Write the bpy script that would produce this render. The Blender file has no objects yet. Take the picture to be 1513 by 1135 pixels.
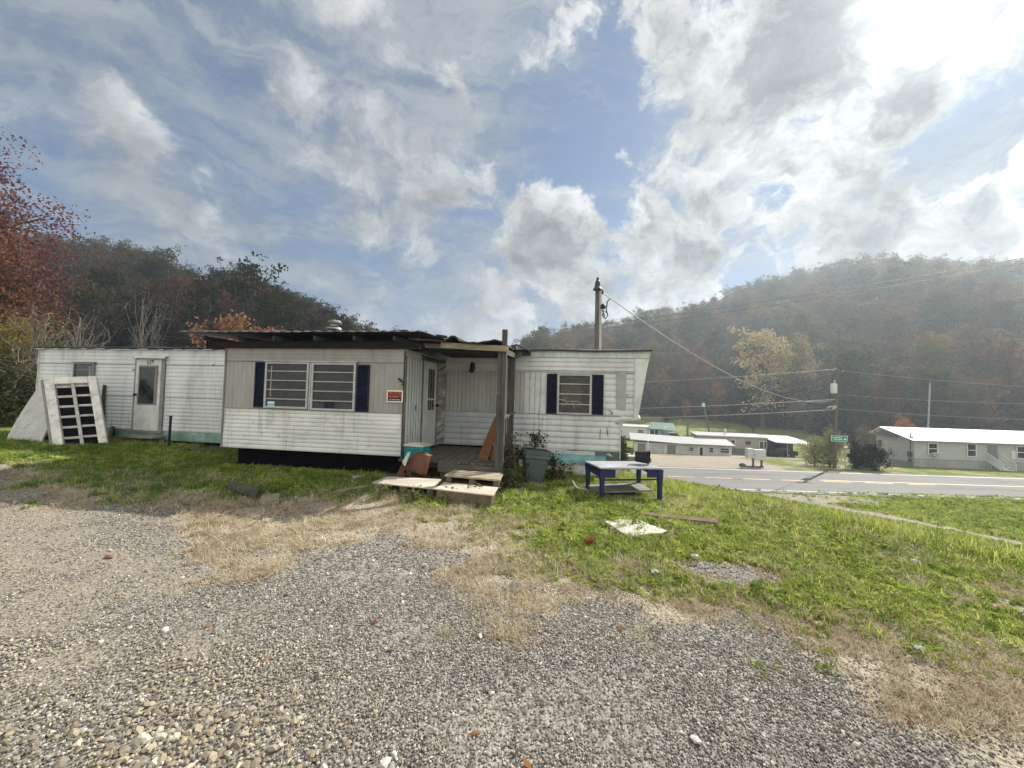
import bpy, math, random
import numpy as np
from mathutils import Vector, Matrix
random.seed(7); RNG = np.random.default_rng(11)
S = bpy.context.scene
COL = S.collection
R = math.radians

# ------------------------------------------------------------------ camera
PITCH = math.atan(20.5/570.0); ROLL = 0.026; EYE = 1.6
_f = Vector((0, math.cos(PITCH), math.sin(PITCH)))
_r0 = Vector((1, 0, 0)); _u0 = _r0.cross(_f)
_r = math.cos(ROLL)*_r0 + math.sin(ROLL)*_u0
_u = -math.sin(ROLL)*_r0 + math.cos(ROLL)*_u0
cam_data = bpy.data.cameras.new('camera'); cam = bpy.data.objects.new('camera', cam_data)
COL.objects.link(cam)
cam_data.sensor_width = 36; cam_data.lens = 36*570/1513; cam_data.clip_end = 3000; cam_data.clip_start = .05
m = Matrix((_r, _u, -_f)).transposed().to_4x4(); m.translation = (0, 0, EYE)
cam.matrix_world = m
S.camera = cam

def ray(px, py):
    return _f + _r*((px-756.5)/570) + _u*((567.5-py)/570)
def at(px, py, D):                 # measured position: picture point at a distance D (metres north)
    d = ray(px, py); return Vector((0, 0, EYE)) + d*(D/d.y)

# ------------------------------------------------------------------ noise + terrain
_perm = RNG.random((256, 256))
def vnoise(x, y):
    x = np.asarray(x, float); y = np.asarray(y, float)
    xi = np.floor(x).astype(int); yi = np.floor(y).astype(int)
    fx = x-xi; fy = y-yi; fx = fx*fx*(3-2*fx); fy = fy*fy*(3-2*fy)
    g = lambda a, b: _perm[a % 256, b % 256]
    return (g(xi, yi)*(1-fx)+g(xi+1, yi)*fx)*(1-fy) + (g(xi, yi+1)*(1-fx)+g(xi+1, yi+1)*fx)*fy
def fbm(x, y, o=4):
    a = 0; w = .5
    for i in range(o):
        a = a + w*vnoise(x*2**i+17*i, y*2**i+5*i); w *= .5
    return a/(1-.5**o)
def ss(x, a, b):
    t = np.clip((np.asarray(x, float)-a)/(b-a), 0, 1); return t*t*(3-2*t)

AZ = np.array([-2.5,-1.25,-1.195,-1.1,-.977,-.905,-.82,-.75,-.625,-.537,-.485,-.412,-.34,-.27,-.1,.02,.073,.161,.25,.337,.425,.496,.567,.69,.78,.87,.957,1.135,1.34,2.5])
SLP = np.array([.36,.395,.385,.38,.365,.335,.285,.322,.272,.247,.222,.18,.16,.153,.15,.16,.18,.19,.205,.23,.25,.275,.303,.343,.363,.38,.39,.395,.395,.38])
AZ0 = np.array([-2.5,-.3,0,.3,.5,.7,.85,1.0,1.4,2.5]); Y0 = np.array([52,52,110,120,114,104,84,72,66,60.])
AZ1 = np.array([-2.5,-.3,.0,.1,2.5]); Y1 = np.array([138,138,170,200,190.])
def brow(x, y): return .842*x+.539*y-6.76
def terrain(x, y, detail=True):
    x = np.asarray(x, float); y = np.asarray(y, float)
    s = brow(x, y)
    yard = -1.3*ss(s, 0, 3.6) - 2.6*ss(s, 3, 22) + .12*ss(-x, 6.5, 10.5)*ss(y, 5, 8)
    yard = yard - .16*ss(x, .5, 3)*ss(y, 5.2, 8)*(1-ss(s, 0, 2))
    base = np.interp(y, [0, 34.5, 41, 48, 56, 78, 105, 125, 400], [-4, -4, -4.3, -5, -6, -6, -4.5, -1.2, 2])
    w = ss(y, 16, 23.5)*ss(x, -14, -2)
    z = yard*(1-w)+base*w
    az = np.clip(x/np.maximum(y, 1), -2.4, 2.4)
    y0 = np.interp(az, AZ0, Y0); y1 = np.interp(az, AZ1, Y1)
    top = np.interp(az, AZ, SLP)*y1 + 1.6 - 13
    t = np.clip((y-y0)/(y1-y0), 0, 1); t = t*.75+.25*t*t*(3-2*t)
    z = np.where(y > 25, z + (top-z)*t - np.maximum(y-y1, 0)*.12, z)
    if detail:
        near = 1-ss(y, 18, 24)
        z = z + near*(.035*(fbm(x*.7, y*.7, 3)-.5) + .02*(fbm(x*3, y*3, 2)-.5))
        z = z + t*(fbm(x*.05, y*.05, 3)-.5)*7*(y > 25)
    return z
def gz(x, y): return float(terrain(x, y))
def hit(px, py, lift=0.0):         # picture point on the ground
    d = ray(px, py); o = Vector((0, 0, EYE)); t = .5
    while t < 400:
        p = o+d*t
        if p.z < gz(p.x, p.y)+lift: break
        t += .04 if t < 20 else .3
    a, b = t-(.04 if t < 20 else .3), t
    for _ in range(14):
        c = (a+b)/2; p = o+d*c
        if p.z < gz(p.x, p.y)+lift: b = c
        else: a = c
    return o+d*b

# ------------------------------------------------------------------ object helpers
def tag(o, label=None, cat=None, group=None, kind=None):
    if label: o['label'] = label
    if cat: o['category'] = cat
    if group: o['group'] = group
    if kind: o['kind'] = kind
    return o
def thing(name, label, cat, loc=(0, 0, 0), rz=0, group=None):
    o = bpy.data.objects.new(name, None); COL.objects.link(o); o.empty_display_size = .2
    o.location = loc; o.rotation_euler = (0, 0, rz)
    return tag(o, label, cat, group)

class MB:
    """collects shapes, links them as one mesh object"""
    def __init__(s): s.v = []; s.f = []; s.mi = []; s.m = 0
    def add(s, vs, fs):
        b = len(s.v); s.v += [tuple(p) for p in vs]
        for f in fs: s.f.append(tuple(i+b for i in f)); s.mi.append(s.m)
        return s
    def box(s, c, size, rot=None):
        hx, hy, hz = size[0]/2, size[1]/2, size[2]/2
        vs = [Vector((x, y, z)) for x in (-hx, hx) for y in (-hy, hy) for z in (-hz, hz)]
        if rot is not None:
            M = rot if isinstance(rot, Matrix) else Matrix.Rotation(rot[2], 3, 'Z') @ Matrix.Rotation(rot[1], 3, 'Y') @ Matrix.Rotation(rot[0], 3, 'X')
            vs = [M @ p for p in vs]
        c = Vector(c)
        return s.add([p+c for p in vs], [(0,1,3,2),(4,6,7,5),(0,4,5,1),(2,3,7,6),(0,2,6,4),(1,5,7,3)])
    def bx(s, x0, x1, y0, y1, z0, z1):
        return s.box(((x0+x1)/2, (y0+y1)/2, (z0+z1)/2), (abs(x1-x0), abs(y1-y0), abs(z1-z0)))
    def slab(s, q, n, th):          # quad corners q extruded by th along -n
        q = [Vector(p) for p in q]; n = Vector(n).normalized()*th; k = len(q)
        vs = q+[p-n for p in q]
        return s.add(vs, [tuple(range(k)), tuple(range(2*k-1, k-1, -1))]+[(i, (i+1) % k+0, (i+1) % k+k, i+k)[::-1] for i in range(k)])
    def plank(s, a, b, w, th, up=(0, 0, 1)):   # bar of section w x th from a to b
        a, b = Vector(a), Vector(b); d = (b-a); L = d.length; d.normalize()
        side = d.cross(Vector(up)).normalized(); u2 = side.cross(d)
        M = Matrix((d, side, u2)).transposed()
        return s.box((a+b)/2, (L, w, th), M)
    def tube(s, pts, r, n=8, cap=True):
        pts = [Vector(p) for p in pts]; k = len(pts)
        rr = r if isinstance(r, (list, tuple)) else [r]*k
        b = len(s.v); prev = None; vs = []
        for i, p in enumerate(pts):
            d = (pts[min(i+1, k-1)]-pts[max(i-1, 0)]).normalized()
            if prev is None: prev = d.orthogonal().normalized()
            a = (prev-d*prev.dot(d)).normalized(); c = d.cross(a); prev = a
            vs += [p+(a*math.cos(2*math.pi*j/n)+c*math.sin(2*math.pi*j/n))*rr[i] for j in range(n)]
        fs = [(i*n+j, i*n+(j+1) % n, (i+1)*n+(j+1) % n, (i+1)*n+j) for i in range(k-1) for j in range(n)]
        if cap: fs += [tuple(range(n))[::-1], tuple(range((k-1)*n, k*n))]
        return s.add(vs, fs)
    def lathe(s, prof, c=(0, 0, 0), n=20, rot=None, sx=1, sy=1):
        c = Vector(c); vs = []
        for r, z in prof:
            for j in range(n):
                p = Vector((r*sx*math.cos(2*math.pi*j/n), r*sy*math.sin(2*math.pi*j/n), z))
                vs.append((rot @ p if rot is not None else p)+c)
        k = len(prof)
        fs = [(i*n+j, i*n+(j+1) % n, (i+1)*n+(j+1) % n, (i+1)*n+j) for i in range(k-1) for j in range(n)]
        fs += [tuple(range(n))[::-1], tuple(range((k-1)*n, k*n))]
        return s.add(vs, fs)
    def build(s, name, mat, parent=None, bevel=0, smooth=False):
        me = bpy.data.meshes.new(name); me.from_pydata(s.v, [], s.f)
        mats = mat if isinstance(mat, (list, tuple)) else [mat]
        for x in mats: me.materials.append(x)
        if len(mats) > 1: me.polygons.foreach_set('material_index', s.mi)
        if smooth: me.polygons.foreach_set('use_smooth', [True]*len(me.polygons))
        me.validate(); me.update()
        o = bpy.data.objects.new(name, me); COL.objects.link(o)
        if parent is not None: o.parent = parent
        if bevel:
            b = o.modifiers.new('bevel', 'BEVEL'); b.width = bevel; b.segments = 2; b.limit_method = 'ANGLE'; b.angle_limit = R(40)
        return o

def np_mesh(name, V, F, mats, mi=None, smooth=False):
    V = np.asarray(V, np.float32); F = np.asarray(F, np.int32); k = F.shape[1]
    me = bpy.data.meshes.new(name)
    me.vertices.add(len(V)); me.vertices.foreach_set('co', V.ravel())
    me.loops.add(F.size); me.loops.foreach_set('vertex_index', F.ravel())
    me.polygons.add(len(F)); me.polygons.foreach_set('loop_start', np.arange(0, F.size, k, dtype=np.int32))
    for x in (mats if isinstance(mats, (list, tuple)) else [mats]): me.materials.append(x)
    if mi is not None: me.polygons.foreach_set('material_index', np.asarray(mi, np.int32))
    if smooth: me.polygons.foreach_set('use_smooth', np.ones(len(F), bool))
    me.update(calc_edges=True); me.validate()
    return me
def link(name, me, parent=None, loc=(0, 0, 0)):
    o = bpy.data.objects.new(name, me); COL.objects.link(o); o.location = loc
    if parent is not None: o.parent = parent
    return o
def text(body, size, mat, parent, M, ext=.002, name='lettering', sx=1.0):
    cu = bpy.data.curves.new(name, 'FONT'); cu.body = body; cu.size = size; cu.align_x = 'CENTER'; cu.align_y = 'CENTER'
    cu.extrude = ext; cu.offset = size*.012
    cu.materials.append(mat)
    f = bpy.data.objects.new(name, cu); COL.objects.link(f)
    me = bpy.data.meshes.new_from_object(f.evaluated_get(bpy.context.evaluated_depsgraph_get())); me.name = name
    bpy.data.objects.remove(f); o = bpy.data.objects.new(name, me); COL.objects.link(o); o.parent = parent
    o.matrix_local = M @ Matrix.Diagonal((sx, 1, 1, 1))
    return o

# ------------------------------------------------------------------ materials
class NT:
    def __init__(s, mat):
        mat.use_nodes = True; s.t = mat.node_tree; s.t.nodes.clear(); s.n = s.t.nodes
    def new(s, ty, **kw):
        n = s.n.new(ty)
        for k, v in kw.items():
            if k.startswith('i_'):
                key = k[2:]; key = int(key) if key.isdigit() else key.replace('_', ' ')
                s.set(n, key, v)
            else: setattr(n, k, v)
        return n
    def set(s, n, key, v):
        if isinstance(v, bpy.types.NodeSocket): s.t.links.new(v, n.inputs[key])
        else: n.inputs[key].default_value = v
    def math(s, op, a, b=0.0, c=None, clamp=False):
        n = s.n.new('ShaderNodeMath'); n.operation = op; n.use_clamp = clamp
        s.set(n, 0, a); s.set(n, 1, b)
        if c is not None: s.set(n, 2, c)
        return n.outputs[0]
    def vmath(s, op, a, b=None):
        n = s.n.new('ShaderNodeVectorMath'); n.operation = op; s.set(n, 0, a)
        if b is not None: s.set(n, 1, b)
        return n.outputs['Value'] if op in ('DOT_PRODUCT', 'LENGTH') else n.outputs[0]
    def mix(s, f, a, b, ty='MIX'):
        n = s.n.new('ShaderNodeMix'); n.data_type = 'RGBA'; n.blend_type = ty
        s.set(n, 'Factor', f)
        for k, v in ((6, a), (7, b)):
            if isinstance(v, bpy.types.NodeSocket): s.t.links.new(v, n.inputs[k])
            else: n.inputs[k].default_value = c4(v)
        return n.outputs[2]
    def rng(s, v, a, b, c=0.0, d=1.0, smooth=True):
        n = s.n.new('ShaderNodeMapRange'); n.interpolation_type = 'SMOOTHSTEP' if smooth else 'LINEAR'
        s.set(n, 0, v); s.set(n, 1, a); s.set(n, 2, b); s.set(n, 3, c); s.set(n, 4, d)
        return n.outputs[0]
    def noise(s, vec, scale, detail=4.0, rough=.55, dist=0.0, out=0):
        n = s.n.new('ShaderNodeTexNoise')
        if vec is not None: s.t.links.new(vec, n.inputs['Vector'])
        s.set(n, 'Scale', scale); s.set(n, 'Detail', detail); s.set(n, 'Roughness', rough); s.set(n, 'Distortion', dist)
        return n.outputs[out]
    def voro(s, vec, scale, feat='F1', out='Distance'):
        n = s.n.new('ShaderNodeTexVoronoi'); n.feature = feat
        if vec is not None: s.t.links.new(vec, n.inputs['Vector'])
        s.set(n, 'Scale', scale); return n.outputs[out]
    def mapping(s, vec, scale=(1, 1, 1), loc=(0, 0, 0), rot=(0, 0, 0)):
        n = s.n.new('ShaderNodeMapping'); s.t.links.new(vec, n.inputs[0])
        n.inputs['Scale'].default_value = scale; n.inputs['Location'].default_value = loc; n.inputs['Rotation'].default_value = rot
        return n.outputs[0]
    def out(s, surf):
        o = s.n.new('ShaderNodeOutputMaterial'); s.t.links.new(surf, o.inputs['Surface'])
def c4(c): return (c[0], c[1], c[2], 1.0) if len(c) == 3 else c
MATS = {}
def mat(name, col, rough=.7, var=.25, vs=3.0, dirt=None, damt=.4, dscale=2.0, stretch=(1, 1, 1), bump=0.0, bscale=40.0, metal=0.0, rust=0.0, spec=.3, grain=0.0, streak=0.0):
    """painted or raw surface: base colour, large-scale variation, streaky dirt, rust, fine bump"""
    if name in MATS: return MATS[name]
    M = bpy.data.materials.new(name); t = NT(M)
    tc = t.new('ShaderNodeTexCoord').outputs['Object']
    ri = t.new('ShaderNodeObjectInfo').outputs['Random']
    off = t.new('ShaderNodeVectorMath', operation='MULTIPLY_ADD'); t.set(off, 0, ri); off.inputs[1].default_value = (37, 53, 71); t.set(off, 2, tc)
    v = t.mapping(off.outputs[0], stretch)
    n1 = t.noise(v, vs, 6, .6)
    dark = tuple(x*(1-var) for x in col); lite = tuple(min(1, x*(1+var)) for x in col)
    c = t.mix(t.rng(n1, .3, .7), dark, lite)
    if grain:
        g = t.noise(t.mapping(v, (1, 1, 1)), 60, 3, .7)
        c = t.mix(t.rng(g, .35, .65, 0, grain), c, tuple(x*.45 for x in col))
    if dirt is not None:
        n2 = t.noise(v, dscale, 8, .68, .6)
        c = t.mix(t.rng(n2, .48, .72, 0, damt), c, dirt)
    if rust:
        n3 = t.noise(t.mapping(off.outputs[0], (2.2, 2.2, .22)), 1.6, 5, .6)
        c = t.mix(t.rng(n3, .6, .72, 0, rust), c, (.22, .105, .045))
    if streak:
        n4 = t.noise(t.mapping(off.outputs[0], (9, 9, .5), (3, 1, 2)), 1.0, 6, .65); n5 = t.noise(off.outputs[0], .9, 4, .6)
        c = t.mix(t.math('MULTIPLY', t.rng(n4, .52, .74, 0, streak), t.rng(n5, .36, .6)), c, (.13, .12, .095))
        n6 = t.noise(t.mapping(off.outputs[0], (2.5, 2.5, 3.5), (7, 5, 1)), 2.2, 8, .72)
        c = t.mix(t.rng(n6, .56, .70, 0, streak*.8), c, (.17, .165, .14))
    p = t.new('ShaderNodeBsdfPrincipled'); t.set(p, 'Base Color', c); t.set(p, 'Roughness', t.rng(n1, .2, .8, max(.05, rough-.12), min(1, rough+.12), False))
    p.inputs['Metallic'].default_value = metal; p.inputs['Specular IOR Level'].default_value = spec
    if bump:
        b = t.new('ShaderNodeBump'); b.inputs['Strength'].default_value = bump; b.inputs['Distance'].default_value = .01
        t.set(b, 'Height', t.noise(v, bscale, 5, .65)); t.t.links.new(b.outputs[0], p.inputs['Normal'])
    t.out(p.outputs[0]); MATS[name] = M
    return M
def wood(name, col, rough=.85, dirt=None, damt=.5, axis='x', scale=1.0):
    if name in MATS: return MATS[name]
    M = bpy.data.materials.new(name); t = NT(M)
    tc = t.new('ShaderNodeTexCoord').outputs['Object']
    st = {'x': (1.2, 16, 16), 'y': (16, 1.2, 16), 'z': (16, 16, 1.2)}[axis]
    v = t.mapping(tc, tuple(a*scale for a in st))
    n = t.noise(v, 2.2, 7, .65, .4); n2 = t.noise(tc, 2.5, 5, .6)
    c = t.mix(t.rng(n, .3, .72), tuple(x*.55 for x in col), tuple(min(1, x*1.25) for x in col))
    c = t.mix(t.rng(n2, .45, .7, 0, damt), c, dirt or tuple(x*.5 for x in col))
    p = t.new('ShaderNodeBsdfPrincipled'); t.set(p, 'Base Color', c); p.inputs['Roughness'].default_value = rough; p.inputs['Specular IOR Level'].default_value = .2
    b = t.new('ShaderNodeBump'); b.inputs['Strength'].default_value = .35; b.inputs['Distance'].default_value = .006
    t.set(b, 'Height', n); t.t.links.new(b.outputs[0], p.inputs['Normal'])
    t.out(p.outputs[0]); MATS[name] = M
    return M
def leafmat(name, a, b, trans=.45, hue=None):
    """leaf or blade: two colours by instance and place, thin and lit through"""
    if name in MATS: return MATS[name]
    M = bpy.data.materials.new(name); t = NT(M)
    oi = t.new('ShaderNodeObjectInfo'); geo = t.new('ShaderNodeNewGeometry')
    n = t.noise(geo.outputs['Position'], .55, 5, .7)
    n2 = t.noise(t.new('ShaderNodeTexCoord').outputs['Object'], 3.1, 2, .6)
    f = t.math('ADD', t.math('MULTIPLY', oi.outputs['Random'], .35), t.math('MULTIPLY', n, .45))
    f = t.math('ADD', f, t.math('MULTIPLY', n2, .5))
    c = t.mix(t.rng(f, .35, 1.0), a, b)
    d = t.new('ShaderNodeBsdfDiffuse'); t.set(d, 'Color', c)
    tr = t.new('ShaderNodeBsdfTranslucent'); t.set(tr, 'Color', t.mix(.5, c, c, 'MIX'))
    mx = t.new('ShaderNodeMixShader'); mx.inputs[0].default_value = trans
    t.t.links.new(d.outputs[0], mx.inputs[1]); t.t.links.new(tr.outputs[0], mx.inputs[2])
    t.out(mx.outputs[0]); MATS[name] = M
    return M
def glass(name, tint=(.05, .055, .055), clear=0.0, rough=.08):
    if name in MATS: return MATS[name]
    M = bpy.data.materials.new(name); t = NT(M)
    tc = t.new('ShaderNodeTexCoord').outputs['Object']
    n = t.noise(tc, 5, 5, .6)
    p = t.new('ShaderNodeBsdfPrincipled'); t.set(p, 'Base Color', t.mix(t.rng(n, .3, .7), tuple(x*.7 for x in tint), tuple(x*1.5 for x in tint)))
    t.set(p, 'Roughness', t.rng(n, .3, .7, rough, rough+.15)); p.inputs['Specular IOR Level'].default_value = .4
    s = p.outputs[0]
    if clear:
        tr = t.new('ShaderNodeBsdfTransparent'); mx = t.new('ShaderNodeMixShader'); mx.inputs[0].default_value = clear
        t.t.links.new(s, mx.inputs[1]); t.t.links.new(tr.outputs[0], mx.inputs[2]); s = mx.outputs[0]
    t.out(s); MATS[name] = M
    return M
# ------------------------------------------------------------------ where grass, straw, gravel and soil lie
def hp(pts): return [tuple(hit(*p))[:2] for p in pts]
GREEN = [(-40, 9), (-14, 8.4)] + hp([(0,690),(60,712),(100,738),(180,742),(262,742),(345,742),(430,742),(500,748),(560,742),(640,762),(700,795),(760,815),(830,835),(900,850),(1000,868),(1060,880),(1110,905),(1200,950),(1300,960),(1400,972),(1513,1005)]) + [(6, 1.2), (500, -2), (500, 600), (-500, 600), (-500, 9)]
YARD = [(-40, 8.8), (-14, 8.2)] + hp([(0,694),(60,718),(100,742),(262,755),(270,800),(330,822),(380,852),(460,835),(560,800),(650,830),(720,882),(820,907),(900,900),(1000,925),(1150,960),(1230,1010),(1300,1065),(1360,1100),(1420,1135)]) + [(2.25, 1.0), (2.6, -4), (500, -6), (500, 600), (-500, 600), (-500, 8.8)]
PATH = [hit(*p) for p in [(1100,727),(1145,738),(1200,746),(1260,757),(1330,769),(1400,783),(1470,797),(1513,806)]]
PATH = [(p.x, p.y) for p in PATH]; PATH += [(PATH[-1][0]+3, PATH[-1][1]-3.2)]
LOT = [(12.5, 33.4), (13.5, 38), (17, 41.5), (20, 47), (25.5, 48.5), (26.5, 43), (25, 39), (24, 33)]
def sd(x, y, poly):
    x = np.asarray(x, float); y = np.asarray(y, float)
    d = np.full(x.shape, 1e9); ins = np.zeros(x.shape, bool); n = len(poly)
    for i in range(n):
        ax, ay = poly[i]; bx, by = poly[(i+1) % n]
        ex, ey = bx-ax, by-ay; L = ex*ex+ey*ey+1e-12
        t = np.clip(((x-ax)*ex+(y-ay)*ey)/L, 0, 1)
        d = np.minimum(d, np.hypot(x-ax-t*ex, y-ay-t*ey))
        c = (ay > y) != (by > y)
        with np.errstate(divide='ignore', invalid='ignore'):
            xi = ax+(y-ay)*ex/(ey if ey != 0 else 1e-12)
        ins ^= c & (x < xi)
    return np.where(ins, d, -d)
def dline(x, y, pts):
    d = np.full(np.shape(x), 1e9)
    for (ax, ay), (bx, by) in zip(pts[:-1], pts[1:]):
        ex, ey = bx-ax, by-ay; t = np.clip(((x-ax)*ex+(y-ay)*ey)/(ex*ex+ey*ey), 0, 1)
        d = np.minimum(d, np.hypot(x-ax-t*ex, y-ay-t*ey))
    return d
bare = hit(1062, 846); barelist = [(bare.x, bare.y, .42), (bare.x+.35, bare.y-.05, .3)]
DIRT = [(hit(*q).x, hit(*q).y, rr_) for *q, rr_ in ((45, 905, .6), (0, 775, .9), (245, 866, .34), (285, 958, .2), (30, 725, 1.0), (-90, 850, 1.2), (100, 985, .35))]
def dirt(x, y):
    k = np.zeros(np.shape(x)); w = (fbm(x*1.9+4, y*1.9+40, 4)-.5)*1.5
    for a, b, c in DIRT: k = np.maximum(k, 1-ss(np.hypot(x-a, (y-b)*1.1)/c+w, .45, 1.25))
    return k
def masks(x, y):
    x = np.asarray(x, float); y = np.asarray(y, float)
    w = (fbm(x*1.7+9, y*1.7+3, 4)-.5)
    g = ss(sd(x, y, GREEN)+w*1.8, -.35, .75)
    d = ss(sd(x, y, YARD)+(fbm(x*2.3+30, y*2.3+8, 4)-.5)*1.7, -.3, .55)
    for bx_, by_, br in barelist:
        k = 1-ss(np.hypot(x-bx_, (y-by_)*1.5)+w*.3, br*.6, br*1.2); g = g*(1-k); d = d*(1-k*.8)
    lot = ss(sd(x, y, LOT)+w*2, -.3, .5)
    pw = .55+.05*np.clip(y-9, 0, 12)
    path = 1-ss(dline(x, y, PATH)+w*.9, pw*.7, pw*1.25)
    path = np.maximum(path, (y > 22.5)*(y < 26)*(x < 26)*(1-ss(x, 19, 26))*.8)
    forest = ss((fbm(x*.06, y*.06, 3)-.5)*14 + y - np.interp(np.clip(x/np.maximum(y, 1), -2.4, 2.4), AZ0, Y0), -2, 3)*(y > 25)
    lot = np.maximum(lot, path); g = g*(1-lot); d = np.maximum(d, g)*(1-lot)
    # worn, straw-coloured spots inside the lawn
    worn = ss(fbm(x*.9+50, y*.9+20, 4), .52, .72)*(y < 10)
    far = ss(y, 33, 36)*(1-ss(y, 56, 62))*ss(fbm(x*.2, y*.2, 3), .3, .6)*.8
    g = g*(1-.6*worn)*(1-far)
    return g, d, lot, forest

def axis(segs):
    out = []
    for a, b, st in segs: out += list(np.arange(a, b-1e-6, st))
    return np.array(out+[segs[-1][1]])
gx = axis([(-460,-70,13),(-70,-17,2),(-17,8,.12),(8,30,.6),(30,120,3),(120,460,13)])
gy = axis([(-60,-4,7),(-4,.8,.4),(.8,9,.1),(9,14,.25),(14,42,.8),(42,140,3),(140,480,10)])
X, Y = np.meshgrid(gx, gy); V = np.stack([X, Y, terrain(X, Y)], -1).reshape(-1, 3)
nx, ny = len(gx), len(gy); I = np.arange(nx*ny).reshape(ny, nx)
F = np.stack([I[:-1, :-1], I[:-1, 1:], I[1:, 1:], I[1:, :-1]], -1).reshape(-1, 4)

def ground_mat():
    M = bpy.data.materials.new('ground_soil_and_gravel'); t = NT(M)
    tc = t.new('ShaderNodeTexCoord').outputs['Object']
    A = lambda n: t.new('ShaderNodeAttribute', attribute_name=n).outputs['Fac']
    # gravel
    v1 = t.new('ShaderNodeTexVoronoi'); t.t.links.new(tc, v1.inputs[0]); v1.inputs['Scale'].default_value = 55
    v2 = t.new('ShaderNodeTexVoronoi'); t.t.links.new(tc, v2.inputs[0]); v2.inputs['Scale'].default_value = 24
    val = t.new('ShaderNodeSeparateColor'); t.t.links.new(v1.outputs['Color'], val.inputs[0])
    val2 = t.new('ShaderNodeSeparateColor'); t.t.links.new(v2.outputs['Color'], val2.inputs[0])
    c1 = t.mix(val.outputs[0], (.045, .042, .038), (.38, .355, .315))
    c1 = t.mix(t.rng(val2.outputs[1], .6, 1, 0, .55), c1, (.40, .37, .32))
    big = t.noise(tc, .9, 5, .6)
    tan = t.noise(t.mapping(tc, loc=(4, 9, 0)), .38, 5, .65)
    sx = t.new('ShaderNodeSeparateXYZ'); t.t.links.new(tc, sx.inputs[0])
    left = t.rng(t.math('ADD', sx.outputs[0], t.math('MULTIPLY', sx.outputs[1], .55)), 1.0, -1.6)
    tanf = t.math('MULTIPLY', t.rng(tan, .42, .62), t.math('MULTIPLY_ADD', left, .6, .22), clamp=True)
    c1 = t.mix(tanf, c1, (.28, .25, .205))
    c1 = t.mix(t.rng(big, .35, .65, .25, 0), c1, (.14, .135, .125))
    # straw thatch, green soil, lot, forest floor
    hf = t.noise(t.mapping(tc, (1, 1, 1)), 30, 6, .75)
    straw = t.mix(t.rng(hf, .3, .7), (.24, .19, .12), (.60, .52, .38))
    green = t.mix(t.rng(t.noise(tc, 14, 7, .75), .3, .7), (.05, .075, .018), (.21, .26, .065))
    green = t.mix(t.rng(t.noise(tc, .6, 6, .7), .45, .68, 0, .75), green, (.40, .34, .17))
    lot = t.mix(t.rng(t.noise(tc, 6, 8, .8), .3, .7), (.2, .175, .14), (.46, .42, .36))
    lot = t.mix(t.rng(t.noise(tc, .35, 5, .7), .4, .65, 0, .55), lot, (.26, .23, .185))
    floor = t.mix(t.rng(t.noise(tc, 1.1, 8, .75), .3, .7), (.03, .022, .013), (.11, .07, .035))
    nz = t.noise(tc, 9, 6, .7)
    edge = lambda a: t.rng(t.math('ADD', a, t.math('MULTIPLY_ADD', nz, .9, -.45)), .3, .7)
    soil = t.mix(t.rng(t.noise(tc, 45, 6, .75), .3, .7), (.17, .145, .11), (.41, .36, .285))
    c1 = t.mix(t.math('MULTIPLY', A('dirt'), .75), c1, soil)
    c = t.mix(t.math('MULTIPLY', edge(A('dry')), .62), c1, straw)
    c = t.mix(edge(A('grass')), c, green)
    c = t.mix(edge(A('lot')), c, lot)
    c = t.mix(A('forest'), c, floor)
    p = t.new('ShaderNodeBsdfPrincipled'); t.set(p, 'Base Color', c); p.inputs['Roughness'].default_value = .95; p.inputs['Specular IOR Level'].default_value = .1
    h = t.math('ADD', t.math('MULTIPLY', v1.outputs['Distance'], -.6), t.math('MULTIPLY', v2.outputs['Distance'], -.5))
    h = t.math('ADD', h, t.math('MULTIPLY', hf, .5))
    b = t.new('ShaderNodeBump'); b.inputs['Strength'].default_value = .9; b.inputs['Distance'].default_value = .02
    t.set(b, 'Height', h); t.t.links.new(b.outputs[0], p.inputs['Normal'])
    t.out(p.outputs[0]); return M
me = np_mesh('ground', V, F, ground_mat(), smooth=True)
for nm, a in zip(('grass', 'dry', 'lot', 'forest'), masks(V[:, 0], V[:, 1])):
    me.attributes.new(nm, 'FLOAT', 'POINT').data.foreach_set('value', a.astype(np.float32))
me.attributes.new('dirt', 'FLOAT', 'POINT').data.foreach_set('value', dirt(V[:, 0], V[:, 1]).astype(np.float32))
tag(link('ground', me), kind='structure')

# ------------------------------------------------------------------ road and its painted lines
def strip(name, off0, off1, x0, x1, lift, m, yb=lambda x: 0, step=2.0):
    xs = np.arange(x0, x1+.01, step) if x1-x0 > step else np.array([x0, x1]); b = MB()
    for i, x in enumerate(xs):
        for o in (off0, off1): b.v.append((x, o-.035*x, -4.0+lift))
        if i: b.f.append((2*i-2, 2*i, 2*i+1, 2*i-1)); b.mi.append(b.m)
    return b
asph = mat('sun_bleached_asphalt', (.185, .182, .175), .85, .16, .8, dirt=(.10, .098, .094), damt=.8, dscale=.7, stretch=(.2, 1, 1), bump=.2, bscale=25, grain=.35)
b = strip('road', 25.2, 34.1, -60, 260, .03, asph); tag(b.build('road', asph), kind='structure')
wl = mat('worn_white_line_paint', (.72, .72, .7), .6, .12, 3, dirt=(.3, .3, .28), damt=.5, dscale=3)
yl = mat('worn_yellow_line_paint', (.72, .52, .2), .6, .12, 3, dirt=(.5, .42, .28), damt=.6, dscale=2)
def lines(name, segs, m):
    mb = MB()
    for (o, w, x0, x1) in segs:
        s_ = strip('', o-w/2, o+w/2, x0, x1, .034, m); mb.add(s_.v, s_.f)
    tag(mb.build(name, m), kind='structure')
lines('white_edge_line', [(25.9, .12, -60, 260), (33.5, .13, -60, 260)], wl)
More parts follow.
